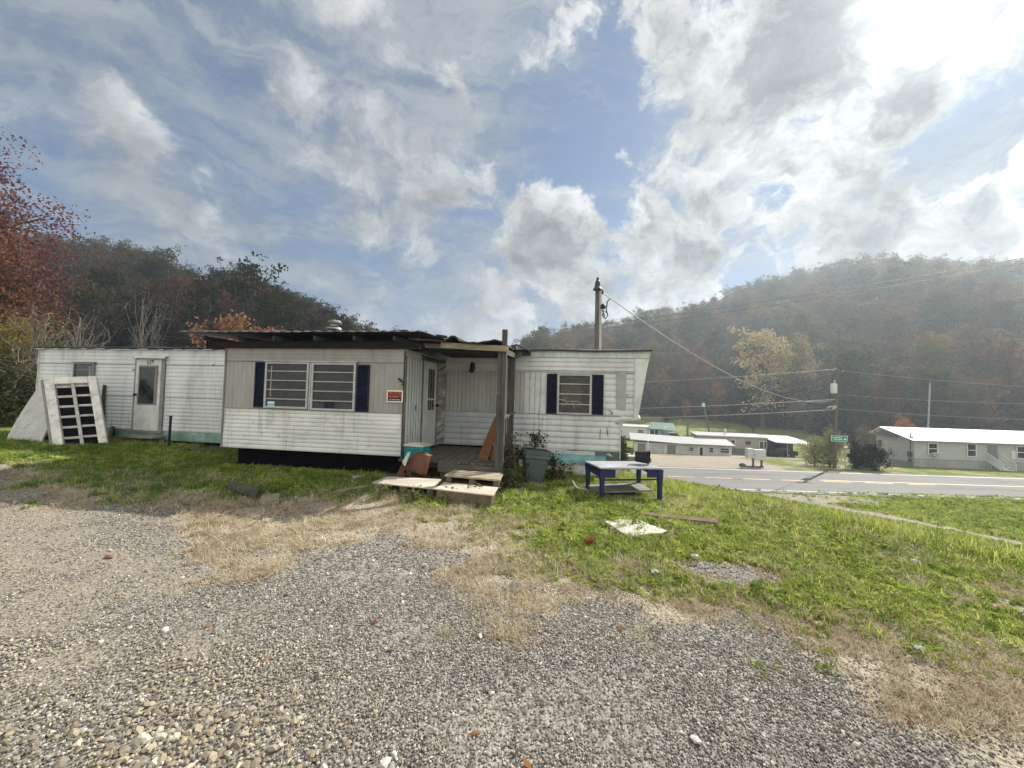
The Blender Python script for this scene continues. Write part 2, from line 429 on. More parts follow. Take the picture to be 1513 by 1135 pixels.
lines('yellow_centre_line', [(29.55, .14, 14.6+d, 16.7+d) for d in (-8.5, -5.6, -2.8, 0, 2.75, 5.6, 8.6, 11.6, 14.6)] + [(30.0, .16, 23.2, 250)], yl)
# ------------------------------------------------------------------ ground cover nobody could count: one object each
def scatter(name, P, protos, scale, label, seed=1, tilt=.25, flat=None, cat=None):
    r = np.random.default_rng(seed); n = len(P)
    me = bpy.data.meshes.new(name); me.vertices.add(n); me.vertices.foreach_set('co', np.asarray(P, np.float32).ravel())
    rot = np.stack([r.normal(0, tilt, n), r.normal(0, tilt, n), r.uniform(0, 6.283, n)], -1).astype(np.float32)
    scale = np.asarray(scale, float); s3 = scale if scale.ndim == 2 else np.stack([scale]*3, -1)
    sc = (s3*r.uniform(.8, 1.22, (n, 3))).astype(np.float32)
    me.attributes.new('rot', 'FLOAT_VECTOR', 'POINT').data.foreach_set('vector', rot.ravel())
    me.attributes.new('scl', 'FLOAT_VECTOR', 'POINT').data.foreach_set('vector', sc.ravel())
    me.attributes.new('pick', 'INT', 'POINT').data.foreach_set('value', r.integers(0, len(protos), n).astype(np.int32))
    o = link(name, me); tag(o, label, cat, kind='stuff')
    col = bpy.data.collections.new(name+'_pieces')
    for i, (pm) in enumerate(protos):
        po = bpy.data.objects.new('%s_piece_%02d' % (name, i), pm); col.objects.link(po)
    g = bpy.data.node_groups.new(name+'_scatter', 'GeometryNodeTree')
    g.interface.new_socket('Geometry', in_out='INPUT', socket_type='NodeSocketGeometry')
    g.interface.new_socket('Geometry', in_out='OUTPUT', socket_type='NodeSocketGeometry')
    N = g.nodes; L = g.links
    gi = N.new('NodeGroupInput'); go = N.new('NodeGroupOutput'); ip = N.new('GeometryNodeInstanceOnPoints')
    ci = N.new('GeometryNodeCollectionInfo'); ci.inputs['Collection'].default_value = col
    ci.inputs['Separate Children'].default_value = True; ci.inputs['Reset Children'].default_value = True
    def na(nm, ty):
        a = N.new('GeometryNodeInputNamedAttribute'); a.data_type = ty; a.inputs['Name'].default_value = nm; return a.outputs[0]
    L.new(gi.outputs[0], ip.inputs['Points']); L.new(ci.outputs[0], ip.inputs['Instance'])
    ip.inputs['Pick Instance'].default_value = True
    L.new(na('pick', 'INT'), ip.inputs['Instance Index'])
    e2r = N.new('FunctionNodeEulerToRotation'); L.new(na('rot', 'FLOAT_VECTOR'), e2r.inputs[0]); L.new(e2r.outputs[0], ip.inputs['Rotation'])
    L.new(na('scl', 'FLOAT_VECTOR'), ip.inputs['Scale']); L.new(ip.outputs[0], go.inputs[0])
    o.modifiers.new('scatter', 'NODES').node_group = g
    return o

def blades(n, h, spread, w, lean, mats, seed, head=False):
    r = np.random.default_rng(seed); V = []; F = []
    for i in range(n):
        a = r.uniform(0, 6.283); d = spread*math.sqrt(r.random()); x, y = d*math.cos(a), d*math.sin(a)
        hh = h*r.uniform(.5, 1.15); b = r.uniform(0, 6.283); l = lean*r.uniform(.2, 1.4)*hh
        dx, dy = math.cos(b)*l, math.sin(b)*l; px, py = -math.sin(b)*w/2*r.uniform(.6, 1.3), math.cos(b)*w/2*r.uniform(.6, 1.3)
        k = len(V); droop = r.uniform(.75, 1.0)
        V += [(x-px, y-py, 0), (x+px, y+py, 0), (x+dx*.4+px*.9, y+dy*.4+py*.9, hh*.6), (x+dx*.4-px*.9, y+dy*.4-py*.9, hh*.6), (x+dx+px*.15, y+dy+py*.15, hh*droop), (x+dx-px*.15, y+dy-py*.15, hh*droop)]
        F += [(k, k+1, k+2, k+3), (k+3, k+2, k+4, k+5)]
        if head:
            k = len(V); z = hh*droop
            V += [(x+dx-w*.9, y+dy, z-.03), (x+dx+w*.9, y+dy, z-.03), (x+dx*1.1+w*.5, y+dy*1.1, z+.03), (x+dx*1.1-w*.5, y+dy*1.1, z+.03)]
            F += [(k, k+1, k+2, k+3)]
    return np_mesh('tuft', V, F, mats)
def weeds(n, h, spread, s, m, seed):
    r = np.random.default_rng(seed); V = []; F = []
    for i in range(n):
        a = r.uniform(0, 6.283); d = spread*math.sqrt(r.random()); z = h*r.uniform(.3, 1)*(1-.4*(d/spread)**2)
        c = np.array([d*math.cos(a), d*math.sin(a), z]); b = r.uniform(0, 6.283); q = s*r.uniform(.6, 1.4)
        u = np.array([math.cos(b), math.sin(b), r.uniform(-.5, .5)])*q; v = np.array([-math.sin(b), math.cos(b), r.uniform(-.4, .4)])*q*.55
        k = len(V); V += [c-u, c+v, c+u, c-v]; F += [(k, k+1, k+2, k+3)]
    return np_mesh('weed', V, F, m)
def pebble(seed, m, flat=.65):
    r = np.random.default_rng(seed)
    import bmesh
    bm = bmesh.new(); bmesh.ops.create_icosphere(bm, subdivisions=1, radius=1)
    cut = [(Vector(r.normal(0, 1, 3)).normalized(), r.uniform(.55, .85)) for _ in range(6)]
    for v in bm.verts:
        for n_, d in cut:
            e = v.co.dot(n_)
            if e > d: v.co -= n_*(e-d)
        v.co = Vector((v.co.x*r.uniform(.95, 1.05), v.co.y*.8, v.co.z*flat))
    me = bpy.data.meshes.new('pebble'); bm.to_mesh(me); bm.free(); me.materials.append(m)
    return me

def stone_mat(name, cols):
    M = bpy.data.materials.new(name); t = NT(M)
    oi = t.new('ShaderNodeObjectInfo').outputs['Random']
    rp = t.new('ShaderNodeValToRGB'); t.t.links.new(oi, rp.inputs[0]); cr = rp.color_ramp
    cr.interpolation = 'CONSTANT'
    for i, c in enumerate(cols):
        e = cr.elements[0] if i == 0 else cr.elements.new(i/len(cols)); e.position = i/len(cols); e.color = c4(c)
    while len(cr.elements) > len(cols): cr.elements.remove(cr.elements[-1])
    n = t.noise(t.new('ShaderNodeTexCoord').outputs['Object'], 2.5, 5, .7)
    c = t.mix(t.rng(n, .3, .7, 0, .45), rp.outputs[0], (.2, .185, .16))
    p = t.new('ShaderNodeBsdfPrincipled'); t.set(p, 'Base Color', c); p.inputs['Roughness'].default_value = .85; p.inputs['Specular IOR Level'].default_value = .2
    t.out(p.outputs[0]); return M
grey_m = stone_mat('crushed_grey_stone', [(.10,.095,.088),(.22,.205,.18),(.34,.32,.28),(.12,.112,.10),(.42,.39,.34),(.25,.23,.19),(.58,.55,.49),(.15,.142,.135),(.3,.255,.19),(.36,.34,.305),(.10,.10,.105),(.26,.245,.22),(.62,.60,.55),(.19,.15,.105),(.09,.088,.085),(.30,.285,.255)])
tan_m = stone_mat('creek_pebbles', [(.31,.255,.17),(.39,.335,.235),(.22,.185,.135),(.47,.42,.32),(.28,.22,.14),(.14,.125,.10),(.34,.315,.265),(.55,.51,.42),(.25,.205,.145),(.19,.145,.095)])
PG = [pebble(20+i, grey_m) for i in range(7)]; PT = [pebble(50+i, tan_m, .5) for i in range(7)]

def cand(n, y0, y1, seed, wide=1.8, xr=None, pw=1.0):
    r = np.random.default_rng(seed)
    y = y0+(y1-y0)*r.random(n)**pw
    if xr: x = r.uniform(xr[0], xr[1], n)
    else:
        xm = wide*y+.5; keep = r.random(n) < xm/(wide*y1+.5); y = y[keep]; xm = xm[keep]; x = r.uniform(-1, 1, len(y))*xm
    return x, y, r
def stones(n, y0, y1, seed, fn):
    x, y, r = cand(n, y0, y1, seed)
    g, d, lot, fo = masks(x, y)
    p = fn(x, y, g, d); k = r.random(len(x)) < p
    return x[k], y[k], r
P = []; SC = []
for n, y0, y1, sd_, s0, s1 in ((230000, 1.15, 3.4, 3, .0038, .0084), (160000, 3.2, 7.2, 4, .006, .012), (5200, 1.15, 5.0, 5, .010, .021)):
    x, y, r = stones(n, y0, y1, sd_, lambda x, y, g, d: np.clip(1-d*.8, 0, 1)*(.30+.70*ss(fbm(x*1.5+7, y*1.5, 3), .30, .50))*(1-.7*dirt(x, y))*(1-.4*ss(-x-.45*y+(fbm(x, y, 3)-.5)*2, 0, 1.2)))
    P.append(np.stack([x, y, terrain(x, y)+.003], -1)); SC.append(r.uniform(s0, s1, len(x))*(1+.5*(r.random(len(x)) > .93)))
scatter('gravel', np.concatenate(P), PG, np.concatenate(SC), 'loose grey crushed gravel covering the drive', 1, .5)
P = []; SC = []
for n, y0, y1, sd_, s0, s1 in ((42000, 1.15, 2.5, 13, .005, .0135), (2600, 1.15, 2.0, 14, .013, .034), (62000, 2.3, 7.2, 15, .0055, .012)):
    x, y, r = stones(n, y0, y1, sd_, lambda x, y, g, d: np.clip(1-d, 0, 1)*ss(-x/np.maximum(y, .5)+(fbm(x*1.1, y*1.1, 3)-.5)*.5, .28, .85)*(.35+.65*ss(fbm(x*1.3+2, y*1.3+9, 3), .35, .55))*(1-.85*dirt(x, y)))
    P.append(np.stack([x, y, terrain(x, y)+.006], -1)); SC.append(r.uniform(s0, s1, len(x)))
scatter('river_pebbles', np.concatenate(P), PT, np.concatenate(SC), 'coarse tan river pebbles strewn along the near edge of the drive', 2, .35)

leafmat('fallen_leaf_brown', (.1, .04, .02), (.3, .17, .08), .2)
gA = leafmat('lawn_green', (.085, .145, .024), (.46, .52, .13), .5)
gB = leafmat('lawn_yellow_green', (.28, .36, .06), (.64, .66, .20), .5)
gS = leafmat('dry_straw', (.32, .255, .16), (.78, .70, .52), .35)
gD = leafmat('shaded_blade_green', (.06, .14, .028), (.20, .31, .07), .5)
lawn = [blades(16, .075, .055, .0075, .75, gA, i) for i in range(4)] + [blades(14, .085, .06, .007, .9, gB, 10+i) for i in range(3)] + [weeds(20, .055, .07, .02, gA, 20+i) for i in range(4)] + [weeds(16, .045, .06, .022, gB, 30+i) for i in range(2)] + [blades(10, .075, .06, .005, 1.2, gS, 40), blades(9, .06, .07, .0045, 1.5, gS, 41), weeds(14, .05, .07, .018, gB, 42), weeds(11, .05, .08, .034, gA, 43)]
straw = [blades(14, .04, .075, .004, 2.0, gS, 60+i) for i in range(5)] + [weeds(8, .02, .07, .014, MATS['fallen_leaf_brown'], 67)]
tall = [blades(16, .27, .09, .0075, .55, gA, 70), blades(14, .3, .1, .007, .6, gB, 71), blades(16, .26, .1, .0075, .6, gB, 72), blades(8, .30, .09, .004, .55, gS, 73, True), blades(12, .24, .1, .007, .7, gA, 74)]
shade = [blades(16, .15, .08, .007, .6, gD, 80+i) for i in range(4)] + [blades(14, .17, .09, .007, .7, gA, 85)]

# lawn
P = []; SC = []
for n, y0, y1, sd_, s in ((95000, 1.6, 4.6, 21, .64), (105000, 4.2, 9.6, 22, .88), (32000, 9.0, 12.2, 23, 1.2)):
    x, y, r = cand(n, y0, y1, sd_)
    g, d, lot, fo = masks(x, y)
    lu, lv = x*.987-(y-9.13)*.16, (y-9.13)*.987+x*.16        # inside the trailer's footprint nothing grows
    foot = (lv > .05) & (lu > -14.3) & (lu < 2.6) | (lv > -1.75) & (lu > -5.8) & (lu < .2)
    clump = .35+.65*ss(fbm(x*2.1, y*2.1, 3), .3, .6)
    k = (r.random(len(x)) < g**1.4*clump) & (~foot) & (brow(x, y) < 5)
    x, y = x[k], y[k]
    P.append(np.stack([x, y, terrain(x, y)-.004], -1)); SC.append(s*r.uniform(.6, 1.35, len(x))*(.7+.6*fbm(x*.8, y*.8, 2)))
scatter('lawn_grass', np.concatenate(P), lawn, np.concatenate(SC), 'short green lawn grass and weeds across the yard', 3, .2)
# straw-coloured thatch
P = []; SC = []
for n, y0, y1, sd_, s in ((86000, 1.2, 3.8, 31, .62), (75000, 3.5, 7.5, 32, .95)):
    x, y, r = cand(n, y0, y1, sd_)
    g, d, lot, fo = masks(x, y)
    k = r.random(len(x)) < np.clip(d-g*.7, 0, 1)**1.1*1.25*ss(fbm(x*2.9+3, y*2.9, 4), .32, .60) + .003
    x, y = x[k], y[k]
    P.append(np.stack([x, y, terrain(x, y)-.002], -1)); SC.append(s*r.uniform(.6, 1.4, len(x)))
scatter('dry_grass', np.concatenate(P), straw, np.concatenate(SC), 'dead straw coloured grass between the gravel and the lawn', 4, .3)
# tall grass on the bank above the road and in front of the trailer
P = []; SC = []
x, y, r = cand(74000, 3.2, 13, 41)
b_ = brow(x, y); k = (r.random(len(x)) < ss(b_, -.9, .3)*(1-ss(b_, 1.4, 2.6))*(.3+.7*ss(fbm(x*1.3, y*1.3, 3), .35, .6))) & (x > 2.3)
x, y = x[k], y[k]; P.append(np.stack([x, y, terrain(x, y)-.01], -1)); SC.append(.72*r.uniform(.5, 1.25, len(x)))
scatter('bank_grass', np.concatenate(P), tall, np.concatenate(SC), 'tall seeding grass along the brow of the bank above the road', 5, .15)
x, y, r = cand(86000, 5.2, 12, 42)
lu, lv = x*.987-(y-9.13)*.16, (y-9.13)*.987+x*.16
g, d, lot, fo = masks(x, y)
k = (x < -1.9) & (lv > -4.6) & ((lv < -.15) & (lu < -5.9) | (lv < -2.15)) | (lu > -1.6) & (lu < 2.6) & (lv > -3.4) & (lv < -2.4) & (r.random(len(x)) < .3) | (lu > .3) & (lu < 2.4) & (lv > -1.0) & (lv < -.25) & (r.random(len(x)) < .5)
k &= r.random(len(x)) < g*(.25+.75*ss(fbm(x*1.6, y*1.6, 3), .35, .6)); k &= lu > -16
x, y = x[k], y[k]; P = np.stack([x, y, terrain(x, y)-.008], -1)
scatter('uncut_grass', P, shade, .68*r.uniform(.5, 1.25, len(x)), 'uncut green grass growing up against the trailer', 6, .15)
# lower lawn by the road and verges beyond
x, y, r = cand(75000, 9, 25.3, 51)
g, d, lot, fo = masks(x, y)
k = (brow(x, y) > 3.2) & (r.random(len(x)) < g) & (x > 3)
x, y = x[k], y[k]; P = np.stack([x, y, terrain(x, y)-.01], -1)
scatter('verge_grass', P, lawn[:7]+[weeds(14, .06, .1, .03, gA, 91)], 1.7*r.uniform(.6, 1.3, len(x)), 'mown green grass on the lower verge beside the road', 7, .2)
# fallen leaves
lf = MATS['fallen_leaf_brown']
x, y, r = cand(2600, 1.6, 9, 61); g, d, lot, fo = masks(x, y); k = r.random(len(x)) < .1+.5*d
x, y = x[k], y[k]; P = np.stack([x, y, terrain(x, y)+.03*g[k]+.012], -1)
scatter('fallen_leaves', P, [weeds(1, .004, .005, .022, lf, 95+i) for i in range(3)], r.uniform(.6, 1.6, len(x)), 'scattered brown fallen leaves on grass and gravel', 8, .3)
# ------------------------------------------------------------------ the old mobile home (local x along the wall, y away from the drive)
RZ = -R(9.2)
TM = Matrix.Translation((0, 9.13, 0)) @ Matrix.Rotation(RZ, 4, 'Z')
def T(x, y, z): return TM @ Vector((x, y, z))
white = mat('chalky_white_siding', streak=0.54, col=(.60, .62, .60), rough=.55, var=.10, vs=1.2, dirt=(.30, .30, .27), damt=.6, dscale=1.6, stretch=(1, 1, .35), rust=.18, bump=.15, bscale=60)
white2 = mat('stained_white_siding', streak=0.54, col=(.63, .64, .62), rough=.55, var=.12, vs=1.4, dirt=(.26, .26, .25), damt=.75, dscale=1.0, stretch=(.6, 1, .9), bump=.15, bscale=60)
taupe = mat('faded_taupe_siding', streak=0.43, col=(.345, .345, .315), rough=.6, var=.12, vs=1.5, dirt=(.2, .19, .165), damt=.5, dscale=1.5, stretch=(1, 1, .3), bump=.12, bscale=60)
pale = mat('pale_blue_white_siding', streak=0.50, rust=.3, col=(.58, .61, .60), rough=.5, var=.10, vs=1.5, dirt=(.3, .31, .29), damt=.6, dscale=1.6, stretch=(1, 1, .25), bump=.12, bscale=60)
green_p = mat('peeling_green_skirt_paint', (.13, .235, .185), .7, .3, 2.5, dirt=(.36, .39, .35), damt=.9, dscale=2.2, bump=.2)
roofblk = mat('tarred_roof_edge', (.03, .03, .033), .8, .3, 4, bump=.3)
alu = mat('weathered_aluminium', (.42, .43, .42), .45, .15, 5, dirt=(.2, .2, .19), damt=.5, metal=.4)
navy = mat('navy_shutter_plastic', (.006, .009, .030), .6, .3, 4, dirt=(.022, .028, .05), damt=.4)
dark = mat('dark_void', (.008, .008, .010), .95, .2, 3, spec=0)
trimw = mat('off_white_trim', (.55, .56, .53), .6, .12, 4, dirt=(.22, .21, .18), damt=.6, dscale=3, bump=.1)
trimgrey = mat('dull_grey_trim', (.22, .22, .205), .7, .2, 4, dirt=(.08, .08, .07), damt=.6)
doorw = mat('grubby_white_door', streak=0.36, col=(.55, .57, .53), rough=.55, var=.1, vs=2, dirt=(.27, .26, .2), damt=.6, dscale=3, bump=.05)
screen = glass('dusty_screen_glass', (.03, .033, .03), 0, .35)
darkglass = glass('dark_window_glass', (.012, .016, .018), 0, .06)
clearglass = glass('smeared_clear_glass', (.06, .055, .045), .55, .1)
black = mat('black_plastic', (.012, .012, .014), .5, .3, 5, bump=.05)
blackmetal = mat('black_painted_metal', (.015, .015, .017), .55, .3, 5)

def siding(mb, fn, a0, a1, b0, b1, pitch, depth, vert=False, seed=0, prof=((0, 0), (.12, .55), (.3, 1), (.55, .9), (.8, .45), (.93, .1)), wob=.006, step=.22):
    """ribbed sheet metal: a runs along the ribs' direction in x unless vert"""
    p0, p1 = (a0, a1) if vert else (b0, b1); q0, q1 = (b0, b1) if vert else (a0, a1)
    n = max(1, round((p1-p0)/pitch)); st = (p1-p0)/n; rows = []
    for i in range(n):
        for (t, d) in prof: rows.append((p0+(i+t)*st, d*depth))
    rows.append((p1, 0.0))
    m_ = max(2, int((q1-q0)/step)); qs = [q0+(q1-q0)*j/m_ for j in range(m_+1)]
    base = len(mb.v); vs = []
    for (p, d) in rows:
        for q in qs:
            w = wob*(float(fbm(p*2.3+seed*7.1, q*.9+seed*3.3, 3))-.5)*2
            vs.append(fn(p, q, d+w) if vert else fn(q, p, d+w))
    k = len(qs); fs = [(i*k+j, i*k+j+1, (i+1)*k+j+1, (i+1)*k+j) for i in range(len(rows)-1) for j in range(k-1)]
    mb.add(vs, fs)
front = lambda a, b, d: (a, -d-.004, b)
def yfront(y0): return lambda a, b, d: (a, y0-d, b)
groove = ((0, 0), (.06, 1), (.5, .92), (.94, 1))
board = ((0, 0), (.05, .9), (.5, 1), (.95, .9))

home = thing('mobile_home', 'long dilapidated white mobile home with ribbed metal siding and navy shutters', 'mobile home', (0, 9.13, 0), RZ)
# --- shell behind the siding: closed box bodies so nothing shines through
b = MB(); b.bx(-14.17, 2.5, .0, 3.05, .44, 2.70)
b.add([(2.5, 0, 1.17), (2.5, 3.05, 1.17), (2.87, 0, 1.19), (2.87, 3.05, 1.19), (3.13, 0, 2.70), (3.13, 3.05, 2.70), (2.5, 0, 2.70), (2.5, 3.05, 2.70)], [(0, 2, 4, 6), (1, 7, 5, 3), (0, 1, 3, 2), (2, 3, 5, 4), (4, 5, 7, 6), (0, 6, 7, 1)])
b.build('wall', trimw, home)
# left long wall: three courses of narrow ribs
b = MB()
siding(b, front, -14.17, -5.8, 2.27, 2.69, .105, .008, seed=1); siding(b, front, -14.17, -10.75, 1.37, 2.262, .105, .009, seed=2); siding(b, front, -9.7, -5.8, 1.37, 2.262, .105, .009, seed=3)
siding(b, front, -14.17, -10.75, .44, 1.362, .105, .009, seed=4); siding(b, front, -9.7, -5.8, .44, 1.362, .105, .009, seed=5)
b.build('siding', pale, home, smooth=False)
# right wall
b = MB()
siding(b, front, -1.81, 2.79, 2.225, 2.56, .11, .014, seed=6)
siding(b, front, .3, .80, 1.25, 2.218, .118, .016, vert=True, seed=7, prof=board)
siding(b, front, 2.12, 2.79, 1.25, 2.218, .135, .015, seed=8)
siding(b, front, .3, 2.5, .44, 1.243, .134, .019, seed=10); siding(b, front, 2.5, 2.79, 1.17, 1.243, .07, .008, seed=11)
b.bx(.79, 2.13, -.012, 0, 1.25, 2.218)
b.build('siding', white, home)
b = MB()
for i in range(19): b.bx(-1.623+i*.101, -1.617+i*.101, -.014, -.002, 1.252, 2.216)
for i in range(4): b.bx(.297+i*.125, .304+i*.125, -.016, -.002, 1.252, 2.216)
b.build('board_groove', MATS['dark_groove'] if 'dark_groove' in MATS else mat('dark_groove', (.14, .145, .135), .9, .3, 5), home)  # thin dark strips laid along the board joints
b = MB(); siding(b, front, -1.62, .3, 1.25, 2.218, .1, .012, vert=True, seed=9, prof=board); b.build('siding', mat('weathered_grey_white_siding', streak=0.43, col=(.44, .44, .40), rough=.6, var=.14, vs=1.6, dirt=(.2, .19, .16), damt=.6, dscale=1.8, stretch=(1.4, 1, .2), bump=.12), home)
b = MB(); siding(b, front, -1.62, .3, .44, 1.243, .134, .018, seed=12); b.build('siding', mat('blue_grey_white_siding', streak=0.36, col=(.47, .50, .50), rough=.55, var=.1, vs=1.6, dirt=(.28, .27, .24), damt=.5, dscale=1.4, bump=.12), home)
b = MB(); b.bx(-14.18, 2.83, -.022, -.004, 2.26, 2.268); b.bx(-14.17, -10.75, -.018, -.004, 1.362, 1.37); b.bx(-9.7, -5.8, -.018, -.004, 1.362, 1.37); b.bx(-1.62, 2.5, -.026, -.003, 1.243, 1.25); b.bx(-1.62, 2.8, -.024, -.003, 2.218, 2.225)
b.bx(.742, .748, -.022, -.004, .44, 1.243); b.build('seam_trim', trimgrey, home)
# raked front end and fascia
b = MB(); b.slab([(2.80, -.012, 1.19), (2.875, -.012, 1.19), (3.10, -.012, 2.56), (2.80, -.012, 2.56)], (0, -1, 0), .01); b.build('raked_end_panel', white, home)
b = MB(); b.slab([(.3, -.03, 2.565), (3.10, -.03, 2.565), (3.145, -.03, 2.75), (.3, -.03, 2.74)], (0, -1, 0), .026); b.build('roof_fascia', mat('mint_white_fascia', streak=0.50, col=(.50, .56, .54), rough=.6, var=.14, vs=2.5, dirt=(.25, .28, .24), damt=.7, dscale=2, stretch=(1.5, 1, .3)), home, bevel=.004)
b = MB(); b.bx(2.785, 2.803, -.035, -.012, 1.19, 2.56); b.build('corner_trim', trimw, home); b = MB(); b.bx(2.49, 2.51, -.03, 0, .28, 1.165); b.plank((2.46, -.03, 1.165), (2.90, -.03, 1.195), .05, .035); b.tube([(2.9, -.06, 1.20), (2.9, .06, 1.26)], .03); b.build('corner_trim', trimw, home); b = MB(); b.bx(-14.19, -14.16, -.03, 0, .44, 2.7); b.build('corner_trim', trimw, home)
# roof
b = MB()
for i in range(24):
    xa = -14.22+i*.725; xb = xa+.725; w1 = .012*math.sin(i*1.9); w2 = .012*math.sin((i+1)*1.9)
    if i == 23: xb = 3.16
    z1, z2 = 2.705+w1, 2.705+w2
    b.add([(xa, -.09, z1), (xb, -.09, z2), (xb, 1.5, 2.92), (xa, 1.5, 2.92), (xb, 3.1, 2.70), (xa, 3.1, 2.70), (xa, -.09, z1+.035), (xb, -.09, z2+.035), (xb, 1.5, 2.96), (xa, 1.5, 2.96), (xb, 3.1, 2.74), (xa, 3.1, 2.74)],
          [(0, 1, 7, 6), (6, 7, 8, 9), (9, 8, 10, 11), (0, 3, 2, 1), (3, 5, 4, 2), (4, 5, 11, 10)])
b.build('roof', roofblk, home)
for i in range(16):
    b = MB(); x = -14+i*.52+random.uniform(-.1, .1); b.box((x, -.075, 2.69+random.uniform(-.01, .004)), (random.uniform(.15, .42), .03, .018), (0, random.uniform(-.03, .03), 0)); b.build('roof_flashing', trimw, home)
# skirting
b = MB(); siding(b, front, -11.3, -5.8, .2, .435, .12, .004, seed=14, wob=.012); b.bx(-11.3, -5.8, -.02, .02, .19, .2); b.build('skirting', green_p, home)
b = MB(); siding(b, yfront(-.06), -14.1, -11.3, -.02, .435, .3, .01, vert=True, seed=15); b.build('skirting', green_p, home)
b = MB(); b.bx(1.95, 2.5, -.012, .02, .16, .438); b.build('skirting', mat('dark_green_grey_panel', (.10, .14, .135), .6, .2, 3, dirt=(.25, .27, .25), damt=.5), home)
b = MB(); b.bx(.75, 1.95, -.05, -.01, .345, .43); b.bx(.2, 1.3, -.06, -.02, .4, .45); b.build('skirting', trimw, home)
b = MB(); siding(b, yfront(-.04), .2, 2.53, -.32, .18, .33, .018, vert=True, seed=16, prof=((0, 0), (.08, 1), (.2, .3), (.8, .3), (.92, 1))); b.build('skirting', mat('muddy_white_skirting', streak=0.58, col=(.55, .55, .52), rough=.65, var=.14, vs=2, dirt=(.26, .22, .15), damt=.7, dscale=2.2), home)
b = MB(); b.bx(-14.1, 2.45, 2.9, 3.0, -.6, .44); b.bx(-14.1, 2.4, .9, .95, -.5, .44); b.bx(2.44, 2.5, .0, 3.0, -.6, .44); b.bx(-5.80, -1.85, -1.55, -1.5, -.5, .42); b.build('underfloor_shade_sheet', dark, home)  # near-black sheets added to block light and stand in for shade beneath
b = MB()
for x in (-10.0, -8.9, -7.6): b.bx(x, x+.4, .1, .5, -.1, .2)
b.bx(-11.2, -9.5, -.12, -.06, .12, .22); b.plank((-9.4, -.15, .0), (-7.4, -.1, .06), .12, .04); b.build('support_block', mat('damp_grey_block', (.12, .11, .1), .9, .3, 4), home)

# --- windows
def window(x0, x1, z0, z1, y, bars, glassm, frame_m=alu, fw=.045, hood=True):
    f = MB(); f.bx(x0, x0+fw, y-.05, y, z0, z1); f.bx(x1-fw, x1, y-.05, y, z0, z1); f.bx(x0+fw, x1-fw, y-.047, y, z0, z0+fw*.9); f.bx(x0+fw, x1-fw, y-.047, y, z1-fw*.9, z1)
    if hood: f.bx(x0-.03, x1+.03, y-.07, y, z1+.003, z1+.03)
    for i in range(1, bars):
        z = z0+(z1-z0)*i/bars; f.bx(x0+fw, x1-fw, y-.044, y-.006, z-.010, z+.010)
    F_ = f.build('window', frame_m, home, bevel=.003)
    g = MB(); n = max(1, bars)
    for i in range(n):
        a, c = z0+(z1-z0)*i/n+.02, z0+(z1-z0)*(i+1)/n-.016
        t_ = .004*math.sin(i*2.2+x0)
        g.slab([(x0+fw, y-.026-t_, a), (x1-fw, y-.026-t_, a), (x1-fw, y-.02+t_, c), (x0+fw, y-.02+t_, c)], (0, -1, 0), .005)
    g.build('pane', glassm, F_)
    return F_
def shutter(x0, x1, z0, z1, y):
    s_ = MB(); s_.bx(x0, x0+.025, y-.03, y, z0, z1); s_.bx(x1-.025, x1, y-.03, y, z0, z1); s_.bx(x0+.025, x1-.025, y-.03, y, z0, z0+.03); s_.bx(x0+.025, x1-.025, y-.03, y, z1-.03, z1)
    n = int((z1-z0)/.036)
    for i in range(n): s_.box(((x0+x1)/2, y-.014, z0+.03+(z1-z0-.06)*(i+.5)/n), (x1-x0-.05, .03, .008), (R(38), 0, 0))
    s_.bx(x0+.02, x1-.02, y-.006, y, z0, z1)
    return s_.build('shutter', navy, home)
shutter(.825, 1.065, 1.255, 2.185, -.018); shutter(1.86, 2.115, 1.265, 2.18, -.018)
w = window(1.07, 1.85, 1.255, 2.185, -.018, 4, clearglass)
bb = MB(); bb.bx(1.16, 1.62, -.022, -.019, 1.42, 1.98); bb.build('blind', mat('yellowed_blind', (.42, .38, .24), .8, .2, 4), w)
bb = MB(); bb.bx(1.11, 1.81, -.0185, -.0145, 1.29, 2.15); bb.build('dark_backing', mat('dim_room_backing', (.10, .09, .07), .9, .3, 4), w)  # dark backing sheet in place of the dim room behind the glass
bb = MB()
for q in ([(1.12, -.05, 1.60), (1.3, -.06, 1.55), (1.5, -.06, 1.56), (1.7, -.05, 1.5)], [(1.3, -.06, 1.55), (1.2, -.06, 1.42)], [(1.42, -.06, 1.56), (1.47, -.06, 1.38)], [(1.2, -.055, 1.58), (1.32, -.06, 1.66)]): bb.tube(q, [.012]*(len(q)-1)+[.004], 6)
bb.build('torn_strip', mat('faded_strip', (.34, .32, .24), .8, .2, 5), w)
w = window(-12.83, -12.1, 1.38, 2.285, -.018, 1, darkglass, trimgrey, .035)
bb = MB(); bb.bx(-12.8, -12.13, -.045, -.03, 2.08, 2.10); bb.bx(-12.3, -12.2, -.042, -.03, 1.42, 2.2); bb.build('sash', trimgrey, w)
b = MB(); b.slab([(2.405, -.03, 1.43), (2.61, -.03, 1.385), (2.612, -.03, 2.25), (2.398, -.03, 2.25)], (0, -1, 0), .008); b.build('siding_patch', mat('plain_grey_patch', (.33, .34, .335), .7, .12, 3, dirt=(.2, .2, .19)), home)
b = MB(); b.lathe([(.05, 0), (.055, .01), (.03, .02), (.001, .022)], (2.44, -.02, 1.12), 14, Matrix.Rotation(R(90), 3, 'X')); b.build('outlet_cover', alu, home); b = MB(); b.lathe([(.035, 0), (.07, .008), (.06, .014), (.001, .016)], (2.70, -.02, 1.73), 14, Matrix.Rotation(R(90), 3, 'X'), 1.2, .8); b.build('outlet_cover', alu, home)
